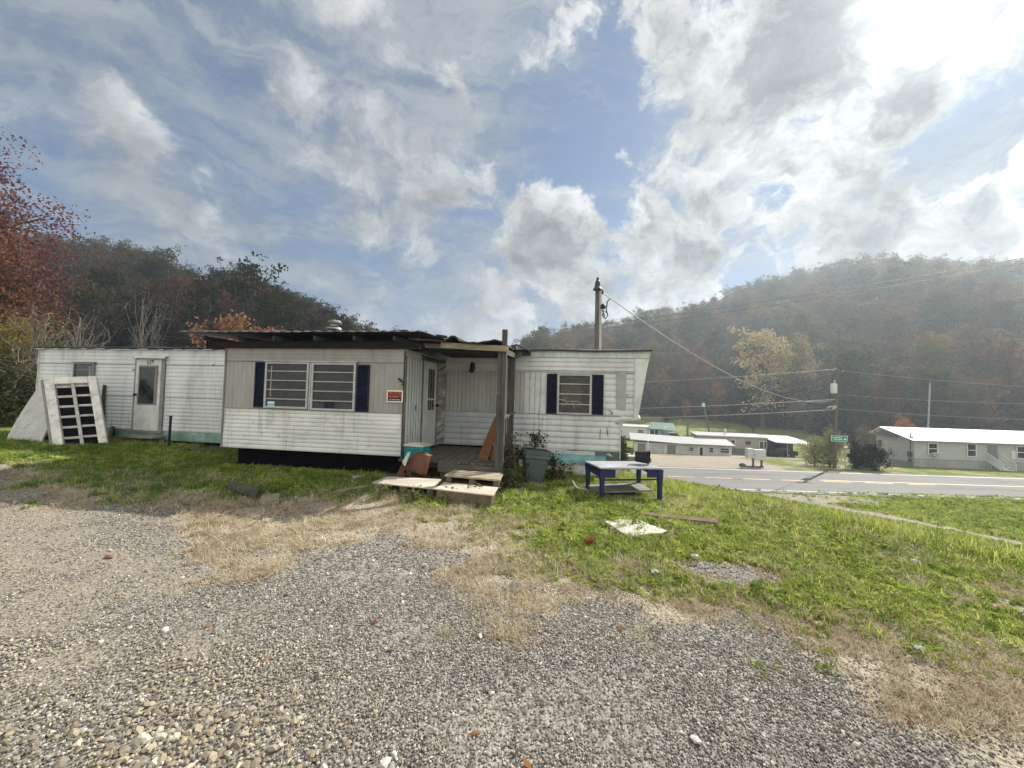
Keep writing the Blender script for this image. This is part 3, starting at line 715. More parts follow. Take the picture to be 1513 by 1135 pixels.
b = MB(); b.tube([(2.22, -.03, 1.38), (2.30, -.045, 1.36), (2.29, -.03, 1.27), (2.33, -.04, 1.33)], .008, 5); b.build('torn_seal', black, home); b = MB(); b.tube([(2.06, -.03, .95), (2.055, -.028, .72)], .006, 5); b.build('torn_seal', black, home); b = MB(); b.tube([(2.2, -.03, .98), (2.23, -.028, .8)], .008, 5); b.build('torn_seal', black, home); b = MB(); b.tube([(.62, -.03, .62), (.64, -.03, .5)], .008, 5); b.build('torn_seal', black, home)
# --- front door with the painted number
d = MB(); d.bx(-10.66, -9.83, -.05, -.004, .43, 2.40)
dr = d.build('door', doorw, home, bevel=.012)
b = MB(); b.bx(-10.50, -9.95, -.058, -.05, 1.17, 2.20); b.build('pane', glass('door_glass', (.012, .018, .018), 0, .08), dr)
b = MB(); b.bx(-10.54, -10.50, -.07, -.05, 1.15, 2.24); b.bx(-10.00, -9.92, -.068, -.05, 1.15, 2.19); b.bx(-10.5, -9.92, -.075, -.05, 2.19, 2.24); b.bx(-10.5, -10.0, -.066, -.05, 1.15, 1.175); b.build('pane_frame', mat('brown_grey_trim', (.2, .18, .165), .7, .25, 5), dr)
b = MB(); b.lathe([(.02, 0), (.02, .03), (.04, .045), (.04, .07), (.02, .082)], (-10.585, -.05, 1.42), 14, Matrix.Rotation(R(90), 3, 'X')); b.build('handle', blackmetal, dr, smooth=True)
blk_ink = mat('black_marker_ink', (.01, .01, .01), .8, .1, 3)
text('529', .155, blk_ink, dr, Matrix.Translation((-10.19, -.052, 2.325)) @ Matrix.Rotation(R(90), 4, 'X') @ Matrix.Rotation(R(9), 4, 'Z'), .0015, 'house_number', 1.05)
b = MB(); b.bx(-10.71, -10.66, -.045, -.004, .40, 2.42); b.bx(-9.83, -9.72, -.04, -.004, .40, 2.42); b.bx(-10.71, -9.72, -.05, -.004, .385, .42); b.build('door_frame', trimgrey, home)
b = MB()
pr = [(-.004, 2.52), (-.05, 2.515), (-.1, 2.49), (-.12, 2.45), (-.11, 2.435), (-.09, 2.47), (-.05, 2.495), (-.004, 2.50)]
vs = [(x, y, z+(-.012 if x > -10 else 0)) for x in (-10.77, -9.66) for y, z in pr]; k = len(pr)
b.add(vs, [(i, (i+1) % k, (i+1) % k+k, i+k) for i in range(k)]+[tuple(range(k))[::-1], tuple(range(k, 2*k))]); b.build('door_hood', trimw, home)
b = MB(); b.bx(-10.6, -9.6, -.35, -.02, .26, .31); b.build('door_step', mat('grey_weathered_plank', (.2, .19, .17), .9, .3, 4), home)
# a few dents and hanging bits
b = MB(); b.tube([(-10.78, -.03, 2.12), (-10.76, -.035, 2.1)], .018, 6); b.build('nail_head', black, home); b = MB(); b.tube([(-8.2, -.02, 2.285), (-8.17, -.03, 2.28)], .015, 6); b.build('nail_head', black, home)

# ------------------------------------------------------------------ the projecting room (part of the same home)
Y0_ = -1.92; XL, XR = -5.84, -1.81
b = MB(); b.bx(XL, XR, Y0_, 0, .42, 2.5); b.build('projecting_room_wall', trimw, home)
b = MB(); siding(b, yfront(Y0_-.004), XL, XR, 2.225, 2.5, .075, .007, seed=21); b.build('siding', taupe, home)
b = MB(); siding(b, yfront(Y0_-.004), XL, -5.11, 1.245, 2.22, .1, .006, vert=True, seed=22, prof=groove); siding(b, yfront(Y0_-.004), -2.54, XR, 1.245, 2.22, .1, .006, vert=True, seed=23, prof=groove); b.bx(-5.12, -2.53, Y0_-.01, Y0_, 1.245, 2.22); b.build('siding', taupe, home)
b = MB(); siding(b, yfront(Y0_-.004), XL, XR, .41, 1.24, .084, .009, seed=24, wob=.012); b.build('siding', white2, home)
b = MB(); b.bx(XL, XR, Y0_-.03, Y0_-.004, 1.238, 1.246); b.build('seam_trim', trimgrey, home); b = MB(); b.bx(XL, XR, Y0_-.024, Y0_-.004, 2.217, 2.227); b.build('seam_trim', trimgrey, home); b = MB(); b.bx(XL-.012, XL+.018, Y0_-.03, Y0_, .41, 2.5); b.build('corner_trim', trimgrey, home); b = MB(); b.bx(XR-.02, XR+.012, Y0_-.03, Y0_, .40, 2.5); b.build('corner_trim', trimgrey, home)
b = MB()
vs = []
for i in range(90):
    z = .45+i*.0225; vs += [(XR-.004-.011*abs(math.sin(i*1.7))-.002, Y0_-.034, z), (XR+.010, Y0_-.034, z)]
b.add(vs, [(2*i, 2*i+1, 2*i+3, 2*i+2) for i in range(89)])
b.build('rusted_edge', mat('rust_black_edge', (.05, .035, .025), .9, .3, 9), home)
shutter(-5.10, -4.86, 1.27, 2.21, Y0_-.016); shutter(-2.80, -2.54, 1.25, 2.18, Y0_-.016)
w = window(-4.85, -3.85, 1.265, 2.215, Y0_-.012, 5, screen)
b = MB(); b.bx(-4.77, -4.61, Y0_-.043, Y0_-.041, 1.30, 1.40); b.m = 1; b.bx(-4.77, -4.61, Y0_-.044, Y0_-.042, 1.318, 1.352)
b.build('sticker', [mat('white_blue_sticker', (.62, .72, .76), .5, .08, 5), mat('sky_blue_sticker', (.12, .42, .62), .5, .05, 5)], w)
b = MB(); b.bx(-4.72, -4.705, Y0_-.042, Y0_-.036, 1.5, 2.13); b.build('crank_rod', alu, w)
w = window(-3.79, -2.82, 1.25, 2.21, Y0_-.012, 5, screen)
b = MB(); b.bx(-3.49, -3.27, Y0_-.043, Y0_-.041, 1.285, 1.44); b.build('sticker', mat('black_sticker', (.006, .008, .03), .5, .1, 5), w)
b = MB(); b.bx(-3.83, -3.80, Y0_-.06, Y0_-.012, 1.24, 2.24); b.build('window_post', alu, home)
# side wall of the room facing the porch, with its door
sidef = lambda a, b_, d: (XR+d+.004, a, b_)
b = MB()
for i in range(7): b.bx(XR+.002, XR+.030, -1.90+i*.128, -1.89+i*.128, .41, 2.36)
b.build('board_groove', mat('dark_groove', (.14, .145, .135), .9, .3, 5), home)
b = MB(); siding(b, sidef, -1.892, -1.122, .40, 2.36, .128, .026, vert=True, seed=31, prof=((0, 0), (.1, .2), (.2, .95), (.5, 1), (.85, .9), (.93, .2))); siding(b, sidef, -1.92, 0, 2.37, 2.5, .13, .01, seed=32); b.build('siding', pale, home)
b = MB(); b.bx(XR+.004, XR+.06, -1.07, -.31, .45, 2.36); dr2 = b.build('door', mat('white_porch_door', (.56, .57, .52), .5, .1, 2, dirt=(.3, .29, .24), damt=.5, dscale=3), home, bevel=.01)
g = MB()
for k in range(3):
    y0 = -.875+k*.145
    g.bx(XR+.06, XR+.064, y0, y0+.115, 1.54, 2.2); g.bx(XR+.06, XR+.064, y0, y0+.115, 1.28, 1.50)
g.build('pane', darkglass, dr2)
g = MB(); g.bx(XR+.06, XR+.075, -.92, -.875, 1.24, 2.24); g.bx(XR+.06, XR+.075, -.455, -.41, 1.24, 2.24); g.bx(XR+.06, XR+.074, -.875, -.455, 2.2, 2.24); g.bx(XR+.06, XR+.074, -.875, -.455, 1.24, 1.28); g.bx(XR+.06, XR+.073, -.875, -.455, 1.50, 1.54); g.build('pane_frame', trimw, dr2)
b = MB(); b.lathe([(.02, 0), (.02, .04), (.035, .05), (.035, .08), (.015, .09)], (XR+.06, -.36, 1.38), 12, Matrix.Rotation(R(90), 3, 'Y')); b.build('handle', blackmetal, dr2, smooth=True)
b = MB(); b.bx(XR+.004, XR+.05, -1.13, -1.07, .42, 2.42); b.bx(XR+.004, XR+.05, -.31, -.2, .42, 2.42); b.bx(XR+.004, XR+.05, -1.13, -.2, 2.36, 2.42); b.build('door_frame', trimgrey, home)
b = MB(); b.slab([(XR+.01, -1.2, 2.47), (XR+.01, -.15, 2.47), (XR+.22, -.15, 2.40), (XR+.22, -1.2, 2.40)], (0, 0, 1), .02); b.build('door_hood', blackmetal, home)
b = MB(); b.bx(XR+.02, XR+.045, -1.47, -1.4, 1.28, 1.40); b.build('light_switch', trimgrey, home)
# corner strip of crumpled foil between porch wall and side wall
b = MB()
zz = [.42+i*.07 for i in range(30)]
for i in range(29):
    j = lambda q: .022*math.sin(q*2.7)+.012*math.sin(q*6.1)
    b.add([(-1.79, -.15+j(i), zz[i]), (-1.63, -.03+j(i+4), zz[i]+.06), (-1.63, -.03+j(i+5), zz[i+1]+.06), (-1.79, -.15+j(i+1), zz[i+1])], [(0, 1, 2, 3)])
b.build('crumpled_corner_strip', mat('crumpled_grey_foil', (.32, .30, .27), .45, .3, 5, metal=.3, dirt=(.12, .11, .1), damt=.6), home)
# eave of the room: dark fascia, rafters, corrugated sheets
b = MB(); b.bx(-6.25, -1.45, -2.02, -1.95, 2.5, 2.63); b.bx(-6.25, -6.2, -2.02, .2, 2.5, 2.63); b.build('roof_fascia', mat('rotten_dark_fascia', (.022, .014, .012), .9, .35, 5, dirt=(.05, .025, .02)), home)
b = MB()
for x in (-6.15, -5.35, -4.52, -3.62, -2.78, -1.95): b.bx(x, x+.05, -2.20, .8, 2.635, 2.72)
b.build('rafter', mat('blue_grey_rafter_paint', (.055, .08, .095), .8, .3, 5), home)
b = MB(); nr = 150; xs = [-6.55+i*(5.22/nr) for i in range(nr+1)]; vs = []
for x in xs:
    ph = (x+6.55)/.23 % 1; h = .035*math.exp(-((ph-.5)/.16)**2)
    lump = .03*(float(fbm(x*1.1+4, .7, 3))-.5)
    for (y, z, k) in ((-2.42, 2.752, .3), (-2.36, 2.765, 1), (-1.0, 2.83, 1), (.25, 2.90, 1)):
        vs.append((x, y+.05*(float(vnoise(x*4, 2.2))-.5), z+h*k+lump))
b.add(vs, [(4*i+j, 4*i+j+1, 4*i+4+j+1, 4*i+4+j) for i in range(nr) for j in range(3)])
o = b.build('corrugated_roof', mat('galvanised_roofing', (.075, .078, .082), .45, .3, 2.5, dirt=(.12, .1, .09), damt=.6, dscale=2, metal=.5), home)
sm = o.modifiers.new('thick', 'SOLIDIFY'); sm.thickness = .006
b = MB()
for i in range(9):
    x = -5.4+i*.42; 
    b.box((x+random.uniform(-.1, .1), -1.9+random.uniform(0, .8), 2.86+random.uniform(-.01, .02)), (random.uniform(.3, .7), .5, .03), (random.uniform(-.06, .06), random.uniform(-.06, .06), random.uniform(-.3, .3)))
b.build('loose_roofing', roofblk, home)
vb = MB(); vb.lathe([(.24, 2.86), (.2, 2.93), (.13, 2.99), (.11, 3.0), (.11, 3.12)], (-4.0, -1.0, 0), 18); vb.m = 1
vb.lathe([(.11, 3.03), (.165, 3.035), (.175, 3.06), (.165, 3.09), (.11, 3.10)], (-4.0, -1.0, 0), 18); vb.lathe([(.09, 3.1), (.09, 3.2)], (-4.0, -1.0, 0), 14); vb.lathe([(.1, 3.18), (.15, 3.19), (.155, 3.22), (.12, 3.26), (.02, 3.28)], (-3.98, -1.0, .0), 18, None)
vb.build('roof_vent', [roofblk, mat('dull_vent_metal', (.3, .31, .31), .4, .3, 6, metal=.6, dirt=(.1, .09, .08))], home)

# ------------------------------------------------------------------ porch
greyw = wood('grey_weathered_lumber', (.095, .088, .08), .9, (.045, .042, .04), .6, 'z')
greyx = wood('grey_weathered_boards', (.12, .108, .085), .9, (.05, .055, .033), .7, 'y')
greyh = wood('grey_weathered_rail', (.12, .11, .09), .9, (.05, .05, .04), .6, 'x')
tanw = wood('tan_lumber', (.30, .26, .185), .85, (.17, .145, .10), .5, 'x')
porch = thing('porch', 'small grey timber porch with tar paper roof and crooked posts', 'porch', (0, 9.13, 0), RZ)
b = MB(); n = 13
for i in range(n):
    x0 = -1.76+i*(1.98/n); b.box((x0+.07, -1.06+random.uniform(-.02, .02), .385+random.uniform(-.004, .004)), (.138, 2.2, .035), (0, random.uniform(-.01, .01), random.uniform(-.008, .008)))
b.build('deck', greyx, porch)
b = MB(); b.bx(-.98, .22, -2.2, -2.16, .21, .365); b.bx(-1.7, .2, -2.0, -1.96, .25, .36); b.bx(.16, .2, -2.06, -.1, .2, .36); b.bx(-1.7, -1.66, -2.06, -.1, .2, .36); b.build('deck_joist', greyh, porch)
b = MB()
for x, y in ((-1.6, -2.15), (-.95, -2.15), (-1.6, -.3), (.1, -.3)): b = MB(); b.bx(x, x+.1, y, y+.1, -.25, .2); b.build('deck_pier', greyw, porch)
pm = MB(); pm.box((.19, -2.17, 1.26), (.09, .09, 3.14), (0, R(.4), 0)); pm.build('post', greyw, porch, bevel=.004)
pm = MB(); pm.box((.115, -2.21, .72), (.07, .05, 1.9), (0, R(.6), 0)); pm.box((.12, -2.20, 2.06), (.06, .045, .75), (0, R(-.3), 0)); pm.build('post', greyw, porch, bevel=.003)
pm = MB(); pm.box((.07, -.42, 1.4), (.1, .1, 2.8), (0, R(.5), 0)); pm.box((.0, -.46, 1.95), (.04, .09, 1.4)); pm.build('post', wood('dark_weathered_lumber', (.10, .095, .09), .9, None, .5, 'z'), porch, bevel=.004)
b = MB(); b.plank((-.98, -2.25, 2.535), (.28, -2.25, 2.47), .04, .105); b.build('beam', tanw, porch, bevel=.003)
b = MB(); b.plank((-1.30, -2.18, 2.535), (-.96, -2.2, 2.52), .05, .08); b.build('beam', greyh, porch)
b = MB(); b.plank((.19, -2.15, 2.44), (.12, -.4, 2.55), .05, .1); b.build('beam', greyx, porch)
b = MB(); vs = []; mx_, my_ = 30, 6
for i in range(mx_+1):
    for j in range(my_+1):
        u_, v_ = i/mx_, j/my_; x = -1.55+u_*1.70; y = -2.36+v_*2.5
        z = 2.625-.075*u_+.16*v_ + .03*(float(fbm(x*2.5, y*2.5, 3))-.5)*2
        if j < 3: z += .11*math.exp(-((x+.72)/.12)**2)*(1-.2*j)+.07*math.exp(-((x-.02)/.15)**2)*(1-.2*j)
        vs.append((x+.02*math.sin(j*3+i), y+.04*math.sin(i*1.7), z))
b.add(vs, [(i*(my_+1)+j, i*(my_+1)+j+1, (i+1)*(my_+1)+j+1, (i+1)*(my_+1)+j) for i in range(mx_) for j in range(my_)])
o = b.build('tar_paper', mat('brown_black_tar_paper', (.045, .035, .032), .9, .35, 4, bump=.4, bscale=25), porch); sm = o.modifiers.new('thick', 'SOLIDIFY'); sm.thickness = .025; sm.offset = 0
b = MB(); b.bx(-1.5, .12, -2.2, .0, 2.54, 2.555)
for x in (-1.4, -.8, -.2, .08): b.plank((x, -2.22, 2.50), (x, -.02, 2.64), .04, .09)
b.build('roof_frame', wood('dark_roof_timber', (.045, .04, .04), .9, None, .5, 'y'), porch)
b = MB(); b.box((-1.02, -2.1, 2.72), (.2, .3, .04), (.1, .1, .3)); b.build('loose_shingle', roofblk, porch); b = MB(); b.box((.30, -.35, 2.74), (.34, .5, .03), (.12, R(24), .1)); b.box((.38, -.4, 2.62), (.2, .06, .13)); b.build('loose_shingle', roofblk, porch)
b = MB(); b.plank((.19, -2.12, 1.235), (.12, -.48, 1.27), .09, .04); b.plank((.17, -2.1, .52), (.11, -.48, .54), .04, .09); b.build('rail', greyx, porch)
for i in range(7):
    p = MB(); y = -1.95+i*.225; x = .19-.07*(i/7)
    p.box((x+random.uniform(-.012, .012), y, .86), (.035, .085, .78), (random.uniform(-.04, .04), random.uniform(-.02, .02), 0)); p.build('baluster', greyw, porch)
# ------------------------------------------------------------------ things lying about the yard
def W(px, py, D): return at(px, py, D)
# private property sign (on the projecting room wall)
c = T(-1.985, -1.962, 1.57)
sg = thing('warning_sign', 'small black and red PRIVATE PROPERTY sign with white border beside the double window', 'sign', c, RZ)
b = MB(); b.box((0, 0, 0), (.335, .012, .235)); b.build('sign_border', mat('sign_white', (.78, .77, .72), .5, .05, 5), sg, bevel=.004)
b = MB(); b.box((0, -.008, 0), (.285, .004, .185)); b.build('sign_face', mat('sign_black', (.012, .01, .01), .5, .1, 5), sg)
red = mat('sign_red_orange', (.75, .13, .06), .5, .05, 5); pk = mat('sign_pale_pink', (.75, .5, .45), .5, .05, 5)
up = Matrix.Rotation(R(90), 4, 'X')
text('PRIVATE', .068, red, sg, Matrix.Translation((0, -.0105, .055)) @ up); text('PROPERTY', .066, red, sg, Matrix.Translation((0, -.0105, -.008)) @ up, sx=.86)
text('NO TRESPASSING', .034, pk, sg, Matrix.Translation((0, -.0105, -.066)) @ up, .001, sx=.9)
# lamp
lp = thing('wall_lamp', 'black jelly jar wall lamp mounted above the porch', 'lamp', T(-.95, -.02, 2.23), RZ)
b = MB(); b.lathe([(.055, -.02), (.06, 0), (.05, .02)], (-.03, -.02, 0), 14, Matrix.Rotation(R(90), 3, 'X')); b.plank((-.09, -.03, -.02), (.02, -.07, .02), .03, .03); b.build('bracket', blackmetal, lp)
b = MB(); b.lathe([(.05, -.03), (.06, -.02), (.06, .09), (.045, .14), (.02, .165)], (0, -.09, .03), 16); b.build('lamp_shade', blackmetal, lp, smooth=True)
cb = thing('wall_bracket', 'small dark bracket fixed to corner above the warning sign', 'bracket', T(-1.86, -1.97, 1.87), RZ)
b = MB(); b.plank((-.06, 0, .05), (.04, -.03, -.02), .03, .03); b.tube([(.04, -.03, -.02), (.06, -.03, -.06), (.03, -.03, -.08)], .012, 6); b.build('arm', blackmetal, cb)

# leaning white frame
fr = thing('slatted_panel', 'white topped panel with grid of slats leaning before the narrow window', 'panel', (0, 0, 0))
q = dict(BL=W(80, 663, 9.35), BR=W(160, 657, 9.75), TR=W(143, 557, 10.3), TL=W(65, 560, 10.0))
O = q['BL']; ex = (q['BR']-q['BL']); ey = (q['TL']-q['BL']); W_ = ex.length; H_ = ey.length
ex2 = (q['TR']-q['TL'])
nrm = ex.cross(ey).normalized()
if nrm.y > 0: nrm = -nrm
def fp(u, v, d=0): return O*(1-u)*(1-v)+q['BR']*u*(1-v)+q['TR']*u*v+q['TL']*(1-u)*v + nrm*d
def fbar(mb, u0, u1, v0, v1, d0, th): mb.slab([fp(u0, v0, d0), fp(u1, v0, d0), fp(u1, v1, d0), fp(u0, v1, d0)], nrm, th)
fpaint = mat('peeling_white_frame', (.64, .63, .58), .6, .12, 3, dirt=(.28, .25, .2), damt=.8, dscale=5, bump=.2, streak=.6)
slatp = mat('dull_white_slat', (.42, .41, .37), .7, .2, 4, dirt=(.15, .14, .12), damt=.7)
for (u0, u1, v0, v1, d) in ((0, .19, 0, 1, .05), (.83, 1, .02, 1, .05), (.19, .83, .90, 1, .055)):
    b = MB(); fbar(b, u0, u1, v0, v1, d, .11); b.build('frame_rail', fpaint, fr, bevel=.015)
b = MB(); fbar(b, -.07, -.005, 0, .99, .0, .05); b.build('frame_edge', trimgrey, fr)
b = MB(); fbar(b, .49, .555, 0, .9, .03, .04); b.build('centre_slat', slatp, fr)
for i in range(6):
    v = .115+i*.148; b = MB(); fbar(b, .19, .49, v, v+.03, .0, .025); fbar(b, .555, .83, v+.008, v+.036, .0, .025); b.build('slat', slatp, fr)
b = MB(); fbar(b, .19, .83, .05, .9, -.05, .01); b.build('backing', dark, fr)
# leaning sheet
b = MB(); A = [W(6, 655, 10.3), W(58, 662, 9.9), W(100, 562, 10.95), W(62, 559, 11.3)]
nn = (A[1]-A[0]).cross(A[3]-A[0]).normalized(); nn = nn if nn.y < 0 else -nn
ns = 10; vs = []
for i in range(ns+1):
    for j in range(5):
        u_, v_ = j/4, i/ns; p = A[0]*(1-u_)*(1-v_)+A[1]*u_*(1-v_)+A[2]*u_*v_+A[3]*(1-u_)*v_
        vs.append(p+nn*(.02*math.sin(v_*5+u_)+.01*math.sin(u_*4)))
b.add(vs, [(i*5+j, i*5+j+1, (i+1)*5+j+1, (i+1)*5+j) for i in range(ns) for j in range(4)])
o = tag(b.build('leaning_sheet', mat('rough_white_panel', (.50, .50, .46), .7, .12, 3, dirt=(.22, .21, .17), damt=.8, dscale=6, bump=.3), None), 'rough off white sheet leaning against left end of the trailer', 'panel')
sm = o.modifiers.new('thick', 'SOLIDIFY'); sm.thickness = .03
# grey boards behind the frame
b = MB(); b.plank(W(146, 657, 10.9), W(157, 569, 11.0), .16, .03, (1, 0, 0)); tag(b.build('leaning_board', greyw), 'short dark grey board standing behind the white frame', 'board')
b = MB(); b.plank(W(158, 660, 10.7), W(167, 630, 10.85), .06, .05); b.plank(W(164, 658, 10.75), W(166, 632, 10.9), .05, .05); tag(b.build('short_stake', greyw), 'pair of short grey stakes crossed at foot of the white frame', 'stakes')
# iron rod
p = hit(249, 664); b = MB(); b.tube([(p.x, p.y, p.z-.1), (p.x+.01, p.y, p.z+.82)], .028, 8); b.tube([(p.x+.01, p.y, p.z+.82), (p.x+.01, p.y, p.z+.86)], .034, 8); tag(b.build('iron_rod', blackmetal), 'thin black iron rod upright in grass right of the numbered door', 'rod')

# cooler
ck = T(-1.66, -2.02, .41); cl = thing('cooler', 'teal picnic cooler with white lid beside the porch door', 'cooler', ck, RZ-.15)
teal = mat('teal_cooler_plastic', (.01, .20, .19), .4, .12, 4, dirt=(.05, .12, .11), damt=.5); wpl = mat('cooler_white_plastic', (.46, .46, .40), .5, .1, 4, dirt=(.3, .3, .25), damt=.5)
b = MB(); b.box((.22, 0, .12), (.40, .30, .22)); b.build('body', teal, cl, bevel=.02)
b = MB(); b.box((.22, 0, .255), (.42, .32, .045)); b.build('lid', wpl, cl, bevel=.012)
b = MB(); b.box((.22, 0, .287), (.3, .22, .02)); b.build('lid_tray', wpl, cl, bevel=.006)
b = MB(); b.plank((.12, -.165, .2), (.32, -.165, .2), .02, .02); b.build('handle', teal, cl)
b = MB(); b.lathe([(.07, 0), (.09, .12), (.085, .2), (.04, .24)], tuple(T(-1.98+.3, -2.06, .41)), 14); tag(b.build('jug', mat('dark_teal_jug', (.005, .03, .05), .4, .2, 5)), 'dark blue jug squeezed beside the teal cooler', 'jug')
# curved brown chair-back like shell and pale edged board in front of porch
bx_ = thing('brown_chair', 'brown curved plastic chair shell overturned below the teal cooler', 'chair', (0, 0, 0))
brown = mat('terracotta_brown_shell', (.115, .042, .026), .5, .15, 3, dirt=(.06, .03, .02), damt=.5)
b = MB(); cs = [W(612, 668, 7.05), W(634, 671, 6.95), W(626, 703, 6.85), W(597, 695, 7.0)]; n = 12; vs = []
nn = (cs[1]-cs[0]).cross(cs[3]-cs[0]).normalized(); nn = nn if nn.y < 0 else -nn
for i in range(n+1):
    for j in range(n+1):
        u_, v_ = i/n, j/n; p = cs[0]*(1-u_)*(1-v_)+cs[1]*u_*(1-v_)+cs[2]*u_*v_+cs[3]*(1-u_)*v_
        e = .02*math.cos((u_-.5)*3.0)+.05*math.sin(v_*math.pi)*math.sin(u_*math.pi)
        rim = -.09*max(0, u_-.9)/.1-.07*max(0, .08-v_)/.08
        vs.append(p+nn*(e+rim)+Vector((0, 0, .03*math.sin(u_*math.pi)*(1-v_))))
b.add(vs, [(i*(n+1)+j, i*(n+1)+j+1, (i+1)*(n+1)+j+1, (i+1)*(n+1)+j) for i in range(n) for j in range(n)])
o = b.build('shell', brown, bx_, smooth=True); sm = o.modifiers.new('thick', 'SOLIDIFY'); sm.thickness = .02
b = MB(); b.plank(W(598, 700, 7.1), W(606, 712, 7.15), .05, .05); b.build('leg', brown, bx_); b = MB(); b.plank(W(628, 700, 7.0), W(627, 711, 7.0), .05, .05); b.build('leg', brown, bx_)
b = MB(); b.slab([W(585, 704, 6.75), W(593, 705, 6.85), W(604, 668, 7.05), W(600, 672, 6.95)], (-.6, -.8, 0), .03); lb = b.build('leaning_plate', mat('reddish_board', (.13, .05, .032), .7, .2, 4)); tag(lb, 'narrow reddish board with white upper edge leaning on the brown chair', 'board')
b = MB(); b.slab([W(594, 683, 6.80), W(597, 688, 6.82), W(604.5, 668, 7.0), W(602, 669, 6.96)], (-.6, -.8, .2), .035); b.build('white_edge', trimw, lb)

# brown boards leaning by the porch post
obr = wood('orange_brown_board', (.17, .075, .034), .7, (.10, .05, .024), .5, 'z')
def board4(name, P, th, m, label, cat):
    P = [Vector(p) for p in P]; n_ = (P[1]-P[0]).cross(P[3]-P[0]).normalized(); n_ = n_ if n_.y < 0 else -n_
    b = MB(); b.slab(P, n_, th); return tag(b.build(name, m, bevel=.003), label, cat)
board4('leaning_board', [W(705, 678, 7.55), W(720, 681, 7.45), W(741, 616, 7.75), W(731, 615.5, 7.85)], .022, obr, 'long orange brown board leaning steeply toward the porch post', 'board')
board4('leaning_board', [W(725, 679.5, 7.38), W(738, 683, 7.28), W(738, 660, 7.42), W(731, 648, 7.5)], .022, obr, 'short brown board with slanted top at foot of the porch post', 'board')
board4('leaning_board', [W(731, 655, 7.9), W(742, 655, 7.9), W(742, 640, 8.0), W(735, 643, 8.0)], .03, mat('dark_red_plastic', (.06, .012, .01), .5, .2, 5), 'dark red scrap wedged behind the leaning brown boards', 'scrap')

# pallets and ply steps
ply = mat('sun_bleached_plywood', (.46, .43, .36), .8, .16, 2.5, dirt=(.24, .19, .13), damt=.85, dscale=3.5, stretch=(.4, 1.5, 1), bump=.2, streak=.3)
pallw = wood('old_pallet_wood', (.17, .135, .09), .9, (.08, .065, .045), .6, 'x')
def step(P, z, th, m, label, legs, hgt, name='wooden_step'):
    Q = [Vector((p.x, p.y, z)) for p in P]
    t_ = thing(name, label, 'step', (sum(p.x for p in Q)/4, sum(p.y for p in Q)/4, z-hgt)); o0 = t_.location
    b = MB(); b.slab([p-o0 for p in Q], (0, 0, 1), th); b.build('top', m, t_, bevel=.003)
    c_ = sum(Q, Vector())/4
    if legs == 'pallet':
        for k in range(3):
            a = Q[0].lerp(Q[1], .06+.44*k); d = Q[3].lerp(Q[2], .06+.44*k); b = MB(); b.plank(a.lerp(c_, .03)-o0-Vector((0, 0, th+.05)), d.lerp(c_, .03)-o0-Vector((0, 0, th+.05)), .09, .10); b.build('runner', pallw, t_)
        b = MB()
        for k in range(4): b.plank(Q[0].lerp(Q[3], .1+.27*k)-o0-Vector((0, 0, th+.11)), Q[1].lerp(Q[2], .1+.27*k)-o0-Vector((0, 0, th+.11)), .09, .02)
        b.build('bottom_board', pallw, t_)
    else:
        b = MB()
        for i, j in ((0, 1), (1, 2), (2, 3), (3, 0)):
            a = Q[i].lerp(c_, .10); d = Q[j].lerp(c_, .10); b.plank(a-o0-Vector((0, 0, th+hgt/2)), d-o0-Vector((0, 0, th+hgt/2)), .025, hgt)
        b.build('frame', pallw, t_)
    return t_
def zq(pts, z): 
    r_ = []
    for x, y in pts:
        d = ray(x, y); t_ = (z-EYE)/d.z; r_.append(Vector((0, 0, EYE))+d*t_)
    return r_
step(zq([(657, 701.5), (739, 709), (744, 699), (672, 694)], .28), .28, .03, wood('step_pallet_top', (.40, .345, .25), .85, (.22, .19, .14), .5, 'x'), 'slatted pallet step pushed against the porch deck', 'pallet', .26, 'pallet_step')
step(zq([(641, 722), (729, 732), (736, 720), (656, 713)], .19), .19, .018, ply, 'low plywood step with closed sides nearest the porch post', 'box', .20)
la = zq([(549, 713), (642, 722), (652, 708), (572, 704)], .17); step(la, .17, .018, ply, 'bleached plywood sheet propped as a step left of the pallet', 'pallet', .12)

# bin
g0 = hit(787, 713); bn = thing('trash_can', 'grey green plastic trash can overgrown with weeds by porch railing', 'trash can', (g0.x, g0.y, g0.z-.02), .1)
bn.rotation_euler = (R(-2), R(5), .1)
binp = mat('grey_green_bin_plastic', (.065, .095, .09), .55, .15, 2.5, dirt=(.11, .125, .115), streak=.4, damt=.5, dscale=3)
def sq(r_, z, n=6, rr=.3):
    out = []
    for q_ in range(4):
        for k in range(n+1):
            a = math.pi/2*q_+math.pi/2*k/n; cx = (r_-rr*r_)*(1 if q_ in (0, 3) else -1); cy = (r_-rr*r_)*(1 if q_ in (0, 1) else -1)
            out.append((cx+rr*r_*math.cos(a), cy+rr*r_*math.sin(a), z))
    return out
def ringloft(mb, rings):
    n = len(rings[0]); vs = [p for r_ in rings for p in r_]
    mb.add(vs, [(i*n+j, i*n+(j+1) % n, (i+1)*n+(j+1) % n, (i+1)*n+j) for i in range(len(rings)-1) for j in range(n)]); return n
b = MB(); n = ringloft(b, [sq(.165, 0), sq(.17, .02), sq(.235, .56), sq(.235, .58)]); b.add(sq(.165, 0), [tuple(range(n))[::-1]]); o = b.build('body', binp, bn, smooth=True)
b = MB(); ringloft(b, [sq(.237, .50), sq(.258, .50), sq(.258, .56), sq(.252, .565), (sq(.262, .57)), sq(.265, .64), sq(.25, .65), sq(.235, .64), sq(.22, .40)]); b.build('rim', binp, bn)
b = MB(); b.add(sq(.225, .56), [tuple(range(28))]); b.build('soil', mat('dead_leaf_soil', (.05, .04, .025), .95, .4, 9), bn)

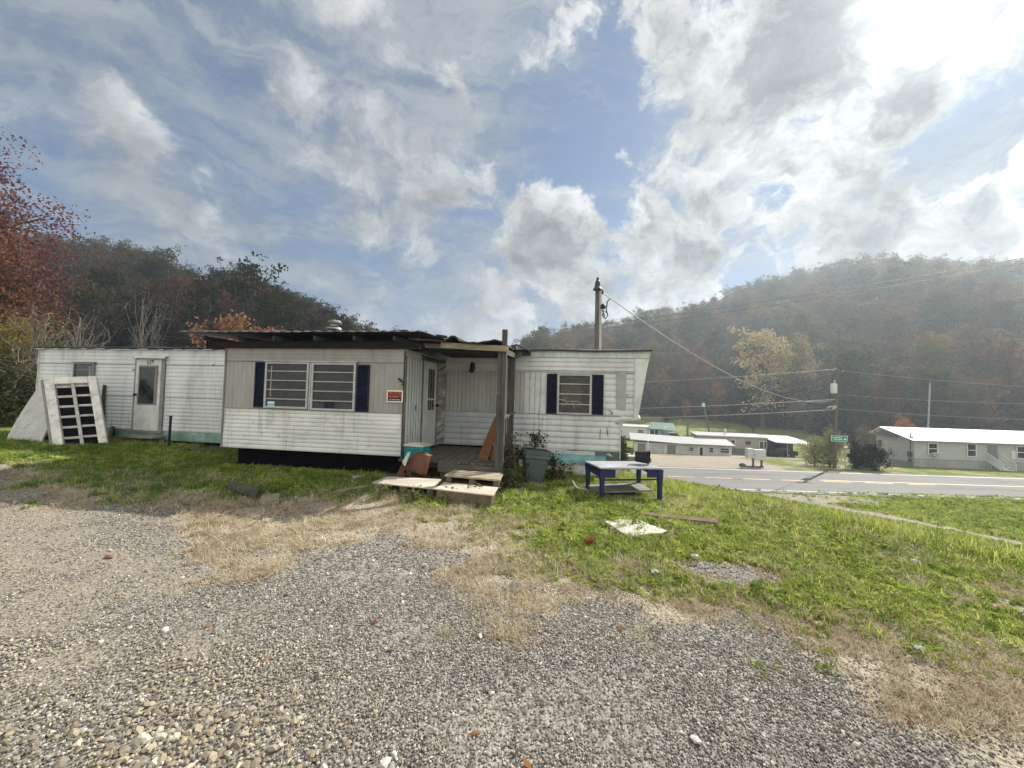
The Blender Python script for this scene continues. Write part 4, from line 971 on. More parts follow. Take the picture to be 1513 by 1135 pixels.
# teal sheet on the skirting ledge
b = MB(); n = 26; vs = []
for i in range(n+1):
    x = .76+1.41*i/n; w_ = .015*math.sin(i*1.3)+.012*math.sin(i*.47+1)
    for (y, z) in ((-.06, .355), (-.2, .352), (-.34, .335), (-.40, .27), (-.41, .19)): vs.append(T(x, y+w_*(1 if z < .33 else .3), z+.012*math.sin(i*.9+z*9)-.006*(i/n)))
b.add(vs, [(5*i+j, 5*i+j+1, 5*i+6+j, 5*i+5+j) for i in range(n) for j in range(4)])
o = tag(b.build('teal_sheet', mat('faded_teal_sheet', (.16, .33, .34), .45, .15, 2, dirt=(.34, .46, .46), damt=.8, dscale=3)), 'faded teal bent metal sheet draped over the white skirting', 'sheet'); sm = o.modifiers.new('thick', 'SOLIDIFY'); sm.thickness = .01
b = MB(); b.bx(.8, 2.14, -.33, -.06, .0, .22); o = b.build('ledge', dark, home)
b = MB(); siding(b, yfront(-.365), .8, 2.14, -.30, .19, .33, .018, vert=True, seed=18, prof=((0, 0), (.08, 1), (.2, .3), (.8, .3), (.92, 1))); b.build('skirting', MATS['muddy_white_skirting'], home)
b = MB(); b.tube([T(2.2, -.1, .40), T(2.26, -.16, .37), T(2.24, -.2, .42), T(2.31, -.2, .36)], .014, 6); tag(b.build('crumpled_strip', trimw), 'crumpled white strip hanging at end of the teal sheet', 'scrap')

# blue table
tb = thing('blue_table', 'navy blue wooden table with worn top painted glare white standing in the grass', 'table', (0, 0, 0))
FL, FRt, BL_, BR_ = (W(893, 690, 6.35), W(968, 694, 6.5), W(877, 686, 6.95), W(944, 687, 7.25))
tp = [W(887, 687, 6.28), W(980.5, 690.5, 6.45), W(946, 686.2, 7.35), W(864.5, 680.8, 7.0)]
zt = sum(p.z for p in tp)/4
tp = [Vector((p.x, p.y, zt+.3*(p.z-zt))) for p in tp]
b = MB(); b.slab(tp, (0, 0, 1), .025); b.build('tabletop', mat('glare_white_worn_tabletop', (.37, .37, .40), .4, .18, 3, dirt=(.26, .25, .25), damt=.8, dscale=4, streak=.5), tb, bevel=.003)  # sun glare put into the pale base colour of the top
navyp = mat('navy_table_paint', (.015, .021, .085), .55, .2, 5, dirt=(.05, .055, .10), damt=.5, dscale=6)
ctr = sum(tp, Vector())/4
feet = []
for P_ in tp:
    q_ = P_.lerp(ctr, .085); feet.append(q_)
    gz_ = gz(q_.x, q_.y)
    L = MB(); dirx = (tp[1]-tp[0]).normalized(); diry = Vector((-dirx.y, dirx.x, 0))
    for (z0, z1, w0, w1) in ((zt-.03, zt-.13, .10, .09), (zt-.13, zt-.2, .09, .07), (zt-.2, gz_-.03, .07, .055)):
        vs = []
        for (z, w_) in ((z0, w0), (z1, w1)):
            for sx_, sy_ in ((-1, -1), (1, -1), (1, 1), (-1, 1)): v_ = q_+dirx*sx_*w_/2+diry*sy_*.028; vs.append((v_.x, v_.y, z))
        L.add(vs, [(0, 1, 5, 4), (1, 2, 6, 5), (2, 3, 7, 6), (3, 0, 4, 7), (3, 2, 1, 0), (4, 5, 6, 7)])
    L.build('leg', navyp, tb)
for i, j, zz_, h_ in ((0, 1, .165, .022), (1, 2, .08, .1), (2, 3, .08, .1), (3, 0, .08, .1)):
    b = MB(); a_, d_ = feet[i].copy(), feet[j].copy(); a_.z = d_.z = zt-.025-zz_; b.plank(a_, d_, .03, h_); b.build('apron', navyp, tb)
for k in (.13, .87):                                           # cheek blocks at the ends of the open front
    b = MB(); a_ = feet[0].lerp(feet[1], k-.09); d_ = feet[0].lerp(feet[1], k+.09); a_.z = d_.z = zt-.09; b.plank(a_, d_, .03, .125); b.build('apron', navyp, tb)
zs = gz(ctr.x, ctr.y)+.13
b = MB(); b.slab([Vector((p.x, p.y, zs)) for p in (feet[0].lerp(feet[3], .25), feet[1].lerp(feet[2], .3), feet[2], feet[3])], (0, 0, 1), .025); b.build('shelf', mat('grey_white_shelf', (.22, .22, .22), .7, .2, 4, dirt=(.09, .09, .085), damt=.7), tb)
# black tub on the table
bp = W(948, 683, 6.85); tubz = zt+.014
tu = thing('black_tub', 'black square plant tub lying on its side on the blue table', 'tub', (bp.x, bp.y, tubz), R(-28))
b = MB(); ringloft(b, [sq(.085, -.10), sq(.088, -.095), sq(.105, .11), sq(.113, .11), sq(.113, .13), sq(.100, .13), sq(.085, -.08)]); b.add(sq(.085, -.10), [tuple(range(28))[::-1]]); b.add(sq(.085, -.08), [tuple(range(28))])
M3 = Matrix.Rotation(R(90), 3, 'Y'); b.v = [tuple((M3 @ Vector(v))+Vector((0, 0, .115))) for v in b.v]
b.build('tub_body', black, tu)

# planks, slab, blocks and litter
def onground(name, pts, th, m, label, cat, lift=.03, group=None):
    P = []
    for x, y in pts: 
        h_ = hit(x, y, lift); P.append(h_)
    c_ = sum(P, Vector())/len(P); b = MB()
    zbar = c_.z; b.slab([Vector((p.x, p.y, zbar+(p.z-zbar)*.6)) for p in P], (0, 0, 1), th)
    return tag(b.build(name, m, bevel=.004), label, cat, group)
onground('long_plank', [(950, 760), (1061, 772.5), (1062, 767), (950, 755.5)], .025, pallw, 'long weathered plank lying in grass in front of the blue table', 'plank', .05)
onground('white_slab', [(922, 789), (931, 792), (960, 788.5), (978, 787), (986, 784), (962, 775), (944, 767.5), (924, 766.5), (894, 770), (908, 779)], .05, mat('broken_white_board', (.56, .54, .48), .85, .18, 4, dirt=(.17, .14, .09), damt=1.0, dscale=2.4, bump=.4, streak=.6), 'cracked whitish flat board lying on the lawn', 'board', .042)
onground('short_plank', [(335, 714), (378, 729), (386, 722), (345, 711)], .07, greyx, 'short grey plank half sunk in shaded grass', 'plank', .14)
b = onground('wood_block', [(383, 739), (412, 737), (414, 729), (388, 730)], .08, tanw, 'cut off block of pale timber at the grass edge', 'block', .09)
p = hit(527, 711); 
def rock(px, py, s, m, label, sq_=(1, .8, .6), seed=1, name='rock', sink=.3, group=None, cat='rock'):
    p = hit(px, py); me = pebble(300+seed, m); o = link(name, me, None, (p.x, p.y, p.z+s*.35)); o.scale = (s*sq_[0], s*sq_[1], s*sq_[2]); o.rotation_euler = (.1, .15, seed*1.3)
    return tag(o, label, cat, group)
greyrock = mat('grey_rock', (.24, .235, .225), .9, .25, 6, bump=.4); paler = mat('pale_stone', (.52, .49, .43), .9, .2, 8, bump=.3); rust_r = mat('rusty_brown_stone', (.22, .11, .06), .9, .25, 8, bump=.3); bluer = mat('blue_grey_stone', (.13, .14, .16), .9, .25, 8, bump=.3)
rock(527, 710, .16, greyrock, 'grey rock in the shade before the trailer', (1, .8, .55), 2)
onground('thin_stick', [(497, 727), (542, 719), (543, 716), (497, 724)], .02, tanw, 'pale thin stick lying left of the plywood step', 'stick', .05)
onground('thin_plank', [(268, 745), (305, 738), (305, 736), (268, 742)], .015, greyx, 'thin grey stick lying at edge of the gravel', 'stick', .03)
onground('dark_plank', [(225, 660), (330, 667), (330, 662), (225, 656)], .03, greyx, 'dark plank lying under the trailer by numbered door', 'plank', .05)
# single stones that stand out from the gravel
for i, (x, y, s, m, lab, sh) in enumerate([
    (753, 933, .033, rust_r, 'flat rusty brown stone in the middle of the drive', (1, .7, .4)), (710, 942, .035, paler, 'pale wedge of stone left of the rusty brown stone', (1, .7, .5)),
    (577, 963, .03, bluer, 'dark blue grey stone on the gravel left of centre', (1, .8, .6)), (904, 979, .02, bluer, 'small dark stone on the gravel right of centre', (1.2, .8, .5)),
    (719, 1020, .024, greyrock, 'grey stone beside a white pebble on the gravel', (1, .8, .7)), (727, 1026, .018, paler, 'white pebble touching a grey stone on the gravel', (1, .8, .8)),
    (1028, 1097, .035, paler, 'large white stone near the lower edge of the drive', (1.1, .8, .5)), (702, 1087, .03, rust_r, 'reddish stone near the lower edge of the drive', (1.2, .7, .4)),
    (392, 977, .026, rust_r, 'small brown stone on the tan gravel', (1, .8, .6)), (161, 825, .05, rust_r, 'brown lump on the gravel at the left', (1.2, .7, .5)),
    (570, 1130, .036, paler, 'white stone at the bottom edge of the picture', (1, .9, .7)), (1182, 945, .025, paler, 'pale stone at the dry grass edge', (1.3, .7, .4)),
    (1235, 1060, .03, greyrock, 'grey stone near the straw on the drive', (1, .7, .5))]):
    rock(x, y, s, m, lab, sh, 10+i, 'stone', cat='stone')
# litter in the grass
lit = mat('white_litter', (.5, .49, .46), .6, .1, 6)
def scrap(px, py, s, m, label, seed, lift=.06):
    p = hit(px, py, lift); r = random.Random(seed); b = MB(); n = 5; vs = []
    for i in range(n+1):
        for j in range(n+1): vs.append((p.x+(i/n-.5)*s+r.uniform(-.1, .1)*s, p.y+(j/n-.5)*s*.7+r.uniform(-.1, .1)*s, p.z+r.uniform(-.12, .3)*s))
    b.add(vs, [(i*(n+1)+j, i*(n+1)+j+1, (i+1)*(n+1)+j+1, (i+1)*(n+1)+j) for i in range(n) for j in range(n)])
    o = tag(b.build('litter', m), label, 'litter'); sm = o.modifiers.new('thick', 'SOLIDIFY'); sm.thickness = .004
scrap(1351, 829, .06, lit, 'crumpled white plastic in tall grass on the bank', 1, .1); scrap(967, 845, .06, lit, 'crumpled pale paper in brown grass right of centre', 2)
scrap(1358, 958, .045, lit, 'torn white paper at the edge of the lawn', 3); scrap(1470, 895, .05, mat('pinkish_litter', (.5, .35, .28), .7, .15, 6), 'pinkish scrap in the lawn at right', 4)
scrap(871, 800, .10, mat('red_leaf_litter', (.3, .05, .03), .8, .2, 6), 'dark red leaf scrap on the lawn below the table', 5, .05); scrap(1027, 823, .08, lit, 'pale rag beside the worn gravel patch', 6)
p = hit(860, 720); b = MB(); b.tube([W(846, 711, 7.1), W(852, 721, 6.9), W(866, 724, 6.8), W(876, 731, 6.7), W(891, 733, 6.6)], [.012, .015, .018, .015, .012], 6); tag(b.build('crooked_branch', mat('pale_dead_branch', (.45, .42, .36), .9, .2, 6)), 'pale crooked branch lying behind the blue table leg', 'branch')
# ------------------------------------------------------------------ across the road
def rot2(x, y, a): return Matrix.Rotation(a, 4, 'Z')
fwhite = mat('far_white_paint', (.62, .63, .62), .6, .08, .8, dirt=(.42, .42, .4), damt=.5, dscale=.8, stretch=(1, 1, .3))
fgrey = mat('pale_grey_vinyl_siding', (.40, .42, .40), .7, .06, .6, dirt=(.3, .31, .29), damt=.4, dscale=.5)
fskirt = mat('grey_block_skirting', (.30, .315, .295), .8, .1, 1)
froof = mat('white_metal_roof', (.70, .70, .70), .5, .05, 1)
ftan = mat('tan_trailer_siding', (.33, .31, .26), .7, .1, 1)
fblue = mat('blue_grey_skirting', (.14, .17, .19), .8, .15, 1.5)
fdark = mat('near_black_brown', (.03, .03, .03), .9, .2, 3)  # near-black for the carport walls and doors
fglass = glass('far_window_glass', (.02, .025, .03), 0, .08)
def lap(mb, x0, x1, y, z0, z1, p=.2):            # overlapping boards on a wall that faces -y
    n = max(1, int((z1-z0)/p))
    for i in range(n):
        a, c = z0+(z1-z0)*i/n, z0+(z1-z0)*(i+1)/n
        mb.add([(x0, y-.03, a), (x1, y-.03, a), (x1, y-.005, c), (x0, y-.005, c), (x0, y, a), (x1, y, a)], [(0, 1, 2, 3), (4, 5, 1, 0)])
def fwin(par, x0, x1, z0, z1, y, mull=True, fm=fwhite):
    f = MB(); w = .09; f.bx(x0-w, x0, y-.06, y, z0-w, z1+w); f.bx(x1, x1+w, y-.06, y, z0-w, z1+w); f.bx(x0, x1, y-.06, y, z0-w, z0); f.bx(x0, x1, y-.06, y, z1, z1+w)
    if mull: f.bx(x0, x1, y-.055, y, (z0+z1)/2-.03, (z0+z1)/2+.03)
    F_ = f.build('window', fm, par); g = MB(); g.bx(x0, x1, y-.03, y-.002, z0, z1); g.build('pane', fglass, F_); return F_
# grey house, right
hx, hy = 40.5, 38.9; ha = -R(7.2)
house = thing('grey_house', 'long pale grey sided house with bright white metal roof across the road', 'house', (hx, hy, -4.3), ha)
L, Wd = 24, 4.6
b = MB(); b.bx(0, L, 0, Wd, -.6, 2.82); b.add([(0, 0, 2.82), (0, Wd, 2.82), (0, 3.5, 3.55), (L, 0, 2.82), (L, Wd, 2.82), (L, 3.5, 3.55)], [(0, 1, 2), (3, 5, 4), (0, 2, 5, 3), (1, 4, 5, 2), (0, 3, 4, 1)]); b.build('wall', fgrey, house)
b = MB(); lap(b, 0, L, 0, .85, 2.82, .17); b.build('siding', fgrey, house)
b = MB()
for i in range(16):
    z = .5+i*.16; b.add([(-.03, 0, z), (-.03, Wd, z), (-.005, Wd, z+.16), (-.005, 0, z+.16)], [(0, 3, 2, 1)])
b.build('siding', mat('bright_grey_vinyl_siding', (.48, .49, .47), .7, .05, .6), house)
b = MB(); siding(b, yfront(-.02), 0, L, -.3, .85, .4, .02, vert=True, seed=3, wob=0, step=1.2); b.bx(-.05, .0, 0, Wd, -.3, .5); b.build('skirting', fskirt, house)
b = MB(); b.bx(-.02, L, -.05, -.02, .83, .9); b.build('trim_board', mat('grey_trim_line', (.24, .25, .24), .8, .1, 2), house)
b = MB(); b.slab([(-.45, -.4, 2.74), (L, -.4, 2.74), (L, 3.6, 3.80), (-.45, 3.6, 3.80)], (0, -.2, 1), .07); b.slab([(-.45, 3.6, 3.80), (L, 3.6, 3.80), (L, Wd+.5, 3.05), (-.45, Wd+.5, 3.05)], (0, .3, 1), .07); b.build('roof', froof, house)
b = MB(); b.add([(-.06, .5, 2.9), (-.06, Wd-.1, 2.95), (-.06, 3.6, 3.6)], [(0, 2, 1)]); b.slab([(-.4, 1.6, 2.75), (-.4, Wd+.2, 2.95), (-.02, Wd+.2, 3.15), (-.02, 1.6, 3.0)], (-1, 0, .5), .05); b.build('gable', mat('grey_gable_board', (.22, .23, .235), .8, .1, 2), house)  # gable boards in a darker grey than the siding
b = MB(); b.tube([(-.02, .35, .9), (-.02, .35, 3.5)], .05, 8); b.bx(-.16, -.04, .15, .55, 1.0, 1.5); b.bx(-.14, -.04, .2, .5, .5, .8); b.build('meter_pole', mat('dark_meter_grey', (.1, .11, .11), .7, .2, 3), house)
fwin(house, 1.28, 2.0, 1.45, 2.42, -.03); f = fwin(house, 4.68, 5.36, 1.35, 2.5, -.03); fwin(house, 8.92, 9.6, 1.35, 2.42, -.03); fwin(house, 14.5, 15.3, 1.3, 2.4, -.03)
b = MB(); b.bx(8.42, 8.78, -.07, -.03, 1.2, 2.02); b.build('storage_box', fwhite, house)
b = MB(); b.bx(1.5, 1.98, -.42, -.03, 1.24, 1.56); b.m = 1; b.bx(1.55, 1.93, -.44, -.42, 1.28, 1.52); b.build('air_conditioner', [fwhite, mat('ac_grille_grey', (.3, .3, .3), .7, .2, 30)], house)
wf = MB(); wf.bx(-.07, -.03, 3.72, 4.42, 1.5, 2.42); wf.build('window', fwhite, house); wf = MB(); wf.bx(-.085, -.06, 3.8, 4.34, 1.58, 2.34); wf.build('pane', fglass, house)
b = MB(); b.bx(6.45, 7.25, -.06, -.02, .95, 2.48); b.build('door', mat('blue_grey_door', (.16, .18, .19), .6, .1, 3), house)
st = thing('entry_stairs', 'white wooden entry stairs with railings climbing to the grey house door', 'stairs', (hx, hy, -4.3), ha)
wr = mat('white_railing_paint', (.66, .66, .64), .6, .08, 3)
for k in range(4): b = MB(); b.box((6.9+.06*k, -.2-.25*k, .82-.2*k), (.95, .27, .06)); b.bx(6.45+.06*k, 7.35+.06*k, -.26-.25*k, -.23-.25*k, .0, .78-.2*k); b.build('tread', wr, st)
b = MB(); b.bx(6.4, 7.4, -.08, 0, .0, .9); b.build('landing', wr, st)
for s_ in (0, 1):
    b = MB(); xo = 6.33+1.08*s_
    A_, B_ = Vector((xo, -.05, 1.68)), Vector((xo+.28, -1.15, .85)); b.plank(A_, B_, .07, .1); b.plank(A_-Vector((0, 0, .75)), B_-Vector((0, 0, .75)), .06, .08)
    for i in range(11): P_ = A_.lerp(B_, i/10); b.bx(P_.x-.025, P_.x+.025, P_.y-.025, P_.y+.025, P_.z-.75-(.25 if i in (0, 10) else 0), P_.z)
    b.build('railing', wr, st)
# long low white building
lowz = -6.1
lb_ = thing('long_low_building', 'long low white building with pale metal roof and small dark windows beyond the road', 'building', (0, 0, 0))
Pa, Pb, Pc = at(937, 660, 58), at(1000, 668, 57), at(1081, 676, 54.5)
def facade(A_, B_): d = (B_-A_); d.z = 0; return d.normalized(), d.length, math.atan2(d.y, d.x)
segs = [(Pa, Pb, -3.95, 'open'), (Pb, Pc, -4.35, 'rooms')]
dx, ln, an = facade(Pa, Pc)
root = bpy.data.objects['long_low_building']; root.location = (Pa.x, Pa.y, lowz); root.rotation_euler = (0, 0, an)
b = MB(); b.bx(0, ln*.44, 0, 5, -.4, 1.62); b.bx(ln*.44, ln, -.05, 5, -.4, 1.66); b.build('wall', fwhite, root)
b = MB()
def roofseg(xa, xb, za, zb, y0=-.7, y1=5.3): b.slab([(xa, y0, za), (xb, y0, zb), (xb, y1, zb+.5), (xa, y1, za+.5)], (0, -.1, 1), .09)
roofseg(-.6, ln*.46, 2.05, 1.82); roofseg(ln*.44, ln+.3, 1.80, 1.86); b.build('roof', mat('dusty_white_metal_roof', (.36, .36, .36), .55, .06, 1), root)
b = MB(); b.bx(.5, 1.6, -.03, 0, -.2, 1.4); b.bx(4.6, 6.4, -.03, 0, -.2, 1.42); b.build('panel', mat('grey_brown_panel', (.22, .21, .195), .8, .12, 2), root)
b = MB(); b.bx(2.4, 4.2, -.03, 0, -.2, 1.35); b.bx(7.2, ln*.44, -.03, 0, -.2, 1.38); b.build('panel', mat('pale_blue_panel', (.45, .49, .50), .7, .1, 2), root)
b = MB(); siding(b, yfront(-.055), ln*.44, ln, -.4, 1.62, .42, .03, vert=True, seed=5, wob=0, step=1); b.build('siding', mat('pale_grey_metal_siding', (.50, .52, .53), .6, .08, 1.2, dirt=(.36, .37, .38), damt=.6), root)
for (f_, w_, z0, z1) in ((.60, .55, .75, 1.25), (.80, .5, .7, 1.35), (.93, 1.1, .75, 1.35)): fwin(root, ln*f_-w_/2, ln*f_+w_/2, z0, z1, -.09)
b = MB(); b.bx(ln*.70-.45, ln*.70+.45, -.11, -.05, -.1, 1.5); b.m = 1; b.bx(ln*.70-.2, ln*.70+.2, -.13, -.11, .1, 1.3); b.build('door', [fwhite, fdark], root)
b = MB(); b.tube([(1.9, -.7, -.2), (1.9, -.7, 2.0)], .09, 8); b.build('post', fwhite, root)
b = MB(); b.bx(ln*.45, ln*.72, -1.4, -.1, -.35, .02); b.slab([(ln*.62, -1.5, .12), (ln*.72, -1.6, .05), (ln*.92, -1.3, -.5), (ln*.92, -.1, -.5)], (0, 0, 1), .1); b.build('ramp', mat('dark_ramp_edge', (.09, .085, .08), .9, .2, 2), root)
# retaining wall and white pole just past the road
b = MB(); w0, w1 = at(917, 676, 37), at(962, 678, 36.5); b.plank((w0.x, w0.y, -4.1), (w1.x, w1.y, -4.15), .25, .9); b.m = 1; b.plank((w0.x, w0.y, -3.62), (w1.x, w1.y, -3.67), .34, .09)
tag(b.build('retaining_wall', [mat('brown_grey_wall', (.16, .15, .135), .9, .2, 2), fwhite]), 'low brown retaining wall with white cap across the road', 'wall')
tr = thing('tan_trailer', 'tan mobile home with blue grey skirting behind the white building', 'mobile home', (0, 0, 0))
A_, B_ = at(1030, 676, 60), at(1133, 678, 58); dx, ln2, an2 = facade(A_, B_); tr.location = (A_.x, A_.y, -6.1); tr.rotation_euler = (0, 0, an2)
b = MB(); b.bx(0, ln2, 0, 4, .95, 2.75); b.build('wall', ftan, tr); b = MB(); lap(b, 0, ln2, 0, .95, 2.7, .22); b.build('siding', ftan, tr); b = MB(); b.bx(.02, ln2-.02, .02, 3.98, -.5, .95); b.build('skirting', fblue, tr)
b = MB(); b.slab([(-.2, -.2, 2.72), (ln2+.1, -.2, 2.72), (ln2+.1, 4.2, 2.95), (-.2, 4.2, 2.95)], (0, 0, 1), .12); b.build('roof', MATS['dusty_white_metal_roof'], tr)
b = MB(); b.tube([(ln2*.47, 2, 2.9), (ln2*.47, 2, 3.5)], .14, 8); b.lathe([(.2, 3.5), (.22, 3.6), (.05, 3.66)], (ln2*.47, 2, 0), 8); b.build('vent_pipe', fwhite, tr)
fwin(tr, ln2*.49, ln2*.49+.55, 1.3, 2.15, -.03); fwin(tr, ln2*.90, ln2*.90+.5, 1.15, 2.1, -.03, False); fwin(tr, ln2*.955, ln2*.955+.35, 1.15, 2.1, -.03, False); fwin(tr, ln2*.70, ln2*.70+.7, 1.6, 2.1, -.03, False, ftan)
cpt = thing('carport', 'dark open carport with bright sloping metal roof beside the tan trailer', 'carport', (0, 0, 0)); cpt.location = (B_.x+.1, B_.y, -6.1); cpt.rotation_euler = (0, 0, an2)
b = MB(); b.slab([(0, -2.6, 2.35), (5.6, -2.6, 2.2), (4.4, 4, 2.85), (-.2, 4, 2.9)], (0, 0, 1), .1); b.build('roof', MATS['dusty_white_metal_roof'], cpt)
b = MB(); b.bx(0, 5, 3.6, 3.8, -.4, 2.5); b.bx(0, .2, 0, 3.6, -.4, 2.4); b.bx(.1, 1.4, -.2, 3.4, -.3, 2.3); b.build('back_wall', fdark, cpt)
for x in (1.6, 4.9): b = MB(); b.bx(x, x+.12, -2.3, -2.18, -.3, 2.25); b.build('post', mat('grey_green_post', (.2, .23, .2), .8, .2, 3), cpt)
def car(label, loc, rz, paint, tall=0.0, cat='car', name='parked_car'):
    t_ = thing(name, label, cat, loc, rz)
    pr = [(-2.1, .35), (-2.15, .7), (-2.0, .95), (-1.35, 1.02), (-.75, 1.48+tall), (.75, 1.5+tall), (1.5, 1.0+tall*.8), (2.1, .92+tall*.8), (2.2, .6), (2.15, .35)]
    b = MB(); k = len(pr); vs = []
    for y, s_ in ((-.85, 1), (.85, 1)):
        for x, z in pr: vs.append((x, y*(.86 if z > 1.2 else 1), z))
    b.add(vs, [tuple(range(k)), tuple(range(2*k-1, k-1, -1))]+[(i, i+k, (i+1) % k+k, (i+1) % k) for i in range(k)]); b.build('body', paint, t_, bevel=.06)
    b = MB()
    for s_ in (-1, 1): b.slab([(-1.1, s_*.84, 1.05), (1.15, s_*.84, 1.05+tall*.5), (.7, s_*.76, 1.43+tall), (-.7, s_*.76, 1.41+tall)], (0, s_, .2), .04)
    b.build('window', fglass, t_)
    for x in (-1.35, 1.35):
        for s_ in (-1, 1): b = MB(); b.lathe([(.2, -.1), (.33, -.09), (.34, 0), (.33, .09), (.2, .1)], (x, s_*.8, .33), 14, Matrix.Rotation(R(90), 3, 'X')); b.build('wheel', black, t_)
    return t_
cp_ = at(1160, 676, 56); car('dark car parked in the shade under the carport', (cp_.x, cp_.y+1.2, -6.05), an2+.15, mat('dark_blue_car_paint', (.02, .025, .035), .3, .1, 2))
# green roofed house
gh = thing('green_roofed_house', 'small white house with green roof and railed porch on the rise', 'house', (0, 0, 0))
A_ = at(918, 650, 77); C_ = at(997, 652, 74); dx, ln3, an3 = facade(A_, C_); gh.location = (A_.x, A_.y, -6.15); gh.rotation_euler = (0, 0, an3); s_ = ln3
b = MB(); b.bx(0, s_*.55, 0, 4.2, .4, 2.75); b.bx(s_*.52, s_*.98, 1.2, 5, .1, 2.6); b.build('wall', fwhite, gh)
b = MB(); b.bx(0, s_*.55, .05, 4.1, -.6, .4); b.bx(s_*.52, s_, -.1, 1.2, -.6, .15); b.build('skirting', mat('dark_skirting', (.10, .105, .105), .9, .2, 2), gh)
b = MB(); b.slab([(-.2, -.2, 2.75), (s_*.55, -.2, 2.75), (s_*.55, 4.4, 2.9), (-.2, 4.4, 2.9)], (0, 0, 1), .1); b.build('roof', mat('grey_white_roof', (.45, .46, .46), .7, .1, 2), gh)
b = MB(); b.slab([(s_*.50, -.6, 2.5), (s_*1.02, -.6, 2.42), (s_*1.0, 3.0, 3.55), (s_*.56, 3.0, 3.6)], (0, -.3, 1), .1); b.build('roof', mat('green_metal_roof', (.10, .185, .15), .55, .1, 1.5), gh)
b = MB(); b.slab([(s_*.80, -.7, 2.40), (s_*1.0, -.7, 2.38), (s_*1.0, .8, 2.85), (s_*.8, .8, 2.9)], (0, -.3, 1), .16); b.build('roof_patch', mat('pale_green_roof_patch', (.34, .40, .37), .6, .08, 2), gh)
b = MB()
for i in range(6): x = s_*(.53+.09*i); b.bx(x, x+.12, -.45, -.33, .1, 2.45)
b.build('porch_post', fwhite, gh)
b = MB(); b.bx(s_*.53, s_*.8, -.47, -.41, 1.05, 1.15); b.bx(s_*.53, s_*.8, -.47, -.41, .3, .4); b.bx(s_*.53, s_*.8, -.47, -.41, .68, .76)
for i in range(14): x = s_*(.535+.019*i); b.bx(x, x+.05, -.45, -.42, .35, 1.1)
b.build('porch_railing', fwhite, gh)
b = MB(); b.bx(s_*.64, s_*.69, 1.1, 1.19, .2, 2.2); b.build('door', fdark, gh)
fwin(gh, s_*.32, s_*.32+1.0, 1.55, 2.1, -.02); b = MB(); b.bx(s_*.55, s_*.62, 1.1, 1.19, 1, 2); b.build('pane', fglass, gh)
cv = at(991, 651, 72.5); car('blue grey van parked at the green roofed house', (cv.x, cv.y, -6.05), R(12), mat('dull_blue_van_paint', (.16, .20, .24), .4, .1, 2), .5, 'van', 'parked_van')
# second white trailer roof behind (upper right of the white building)
# mailbox bank
mb_ = thing('mailbox_bank', 'pair of grey white cluster mailboxes on posts at the roadside', 'mailbox', (22.05, 34.6, -3.97), R(-3))
mbm = mat('grey_white_mailbox', (.52, .53, .51), .5, .06, 2, dirt=(.36, .37, .35), damt=.5)
for (x0, x1, z0, z1) in ((-.96, -.43, .78, 1.62), (-.40, .62, .64, 1.54)):
    b = MB(); b.bx(x0, x1, -.25, .25, z0, z1); o = b.build('box', mbm, mb_, bevel=.02)
    b = MB(); n_ = 2 if x1-x0 < .7 else 3
    for i in range(1, 3): b.bx(x0+.02, x1-.02, -.256, -.25, z0+(z1-z0)*i/3-.006, z0+(z1-z0)*i/3+.006)
    b.build('door_seam', mat('mailbox_seam_grey', (.2, .2, .2), .7, .1, 4), o)
mpo = wood('grey_mailbox_post', (.17, .155, .13), .9, None, .4, 'z')
for x in (-.42, .30): b = MB(); b.bx(x, x+.13, -.06, .08, -.2, .80); b.build('post', mpo, mb_)
b = MB(); b.bx(-1.5, .5, -.3, -.1, -.02, .06); b.lathe([(.3, 0), (.26, .14), (.1, .22)], (-1.05, .3, 0), 10); tag(b.build('timber_edging', mat('dark_timber', (.045, .04, .036), .9, .3, 4), None), 'dark timber and lump at the foot of the mailboxes', 'timber').location = (22.05, 34.75, -3.97)
# road sign
gp = Vector((29.9, 34.6, -4.0)); rs = thing('road_sign', 'green road name sign with white writing on thin post beside the bush', 'sign', gp, R(-4))
b = MB(); b.tube([(0, 0, -.2), (0, 0, 2.95)], .035, 8); b.build('post', alu, rs)
sgn = mat('green_sign_face', (.0, .23, .13), .5, .05, 3); swt = mat('sign_white_lettering', (.78, .85, .8), .5, .05, 3)
b = MB(); b.box((-.55, -.05, 2.72), (1.38, .02, .50)); b.build('sign_border', swt, rs); b = MB(); b.box((-.55, -.062, 2.72), (1.30, .012, .43)); b.build('sign_face', sgn, rs)
b = MB(); rr = random.Random(5)
x = -.92
while x < -.30: w_ = rr.uniform(.035, .07); b.box((x, -.07, 2.80), (w_, .008, .075)); x += w_+.022
x = -.98
while x < -.24: w_ = rr.uniform(.035, .07); b.box((x, -.07, 2.64), (w_, .008, .075)); x += w_+.022
b.box((-1.08, -.07, 2.78), (.09, .008, .09), (0, R(45), 0)); b.lathe([(.085, 0), (.085, .01)], (-.06, -.066, 2.69), 14, Matrix.Rotation(R(90), 3, 'X')); b.build('lettering', swt, rs)
for s_ in (-1, 1): b = MB(); b.lathe([(.07, 0), (.085, .01), (.07, .02)], (s_*.09, -.06, 2.0), 12, Matrix.Rotation(R(90), 3, 'X')); b.build('reflector', mat('white_reflector', (.85, .85, .82), .4, .03, 3), rs)

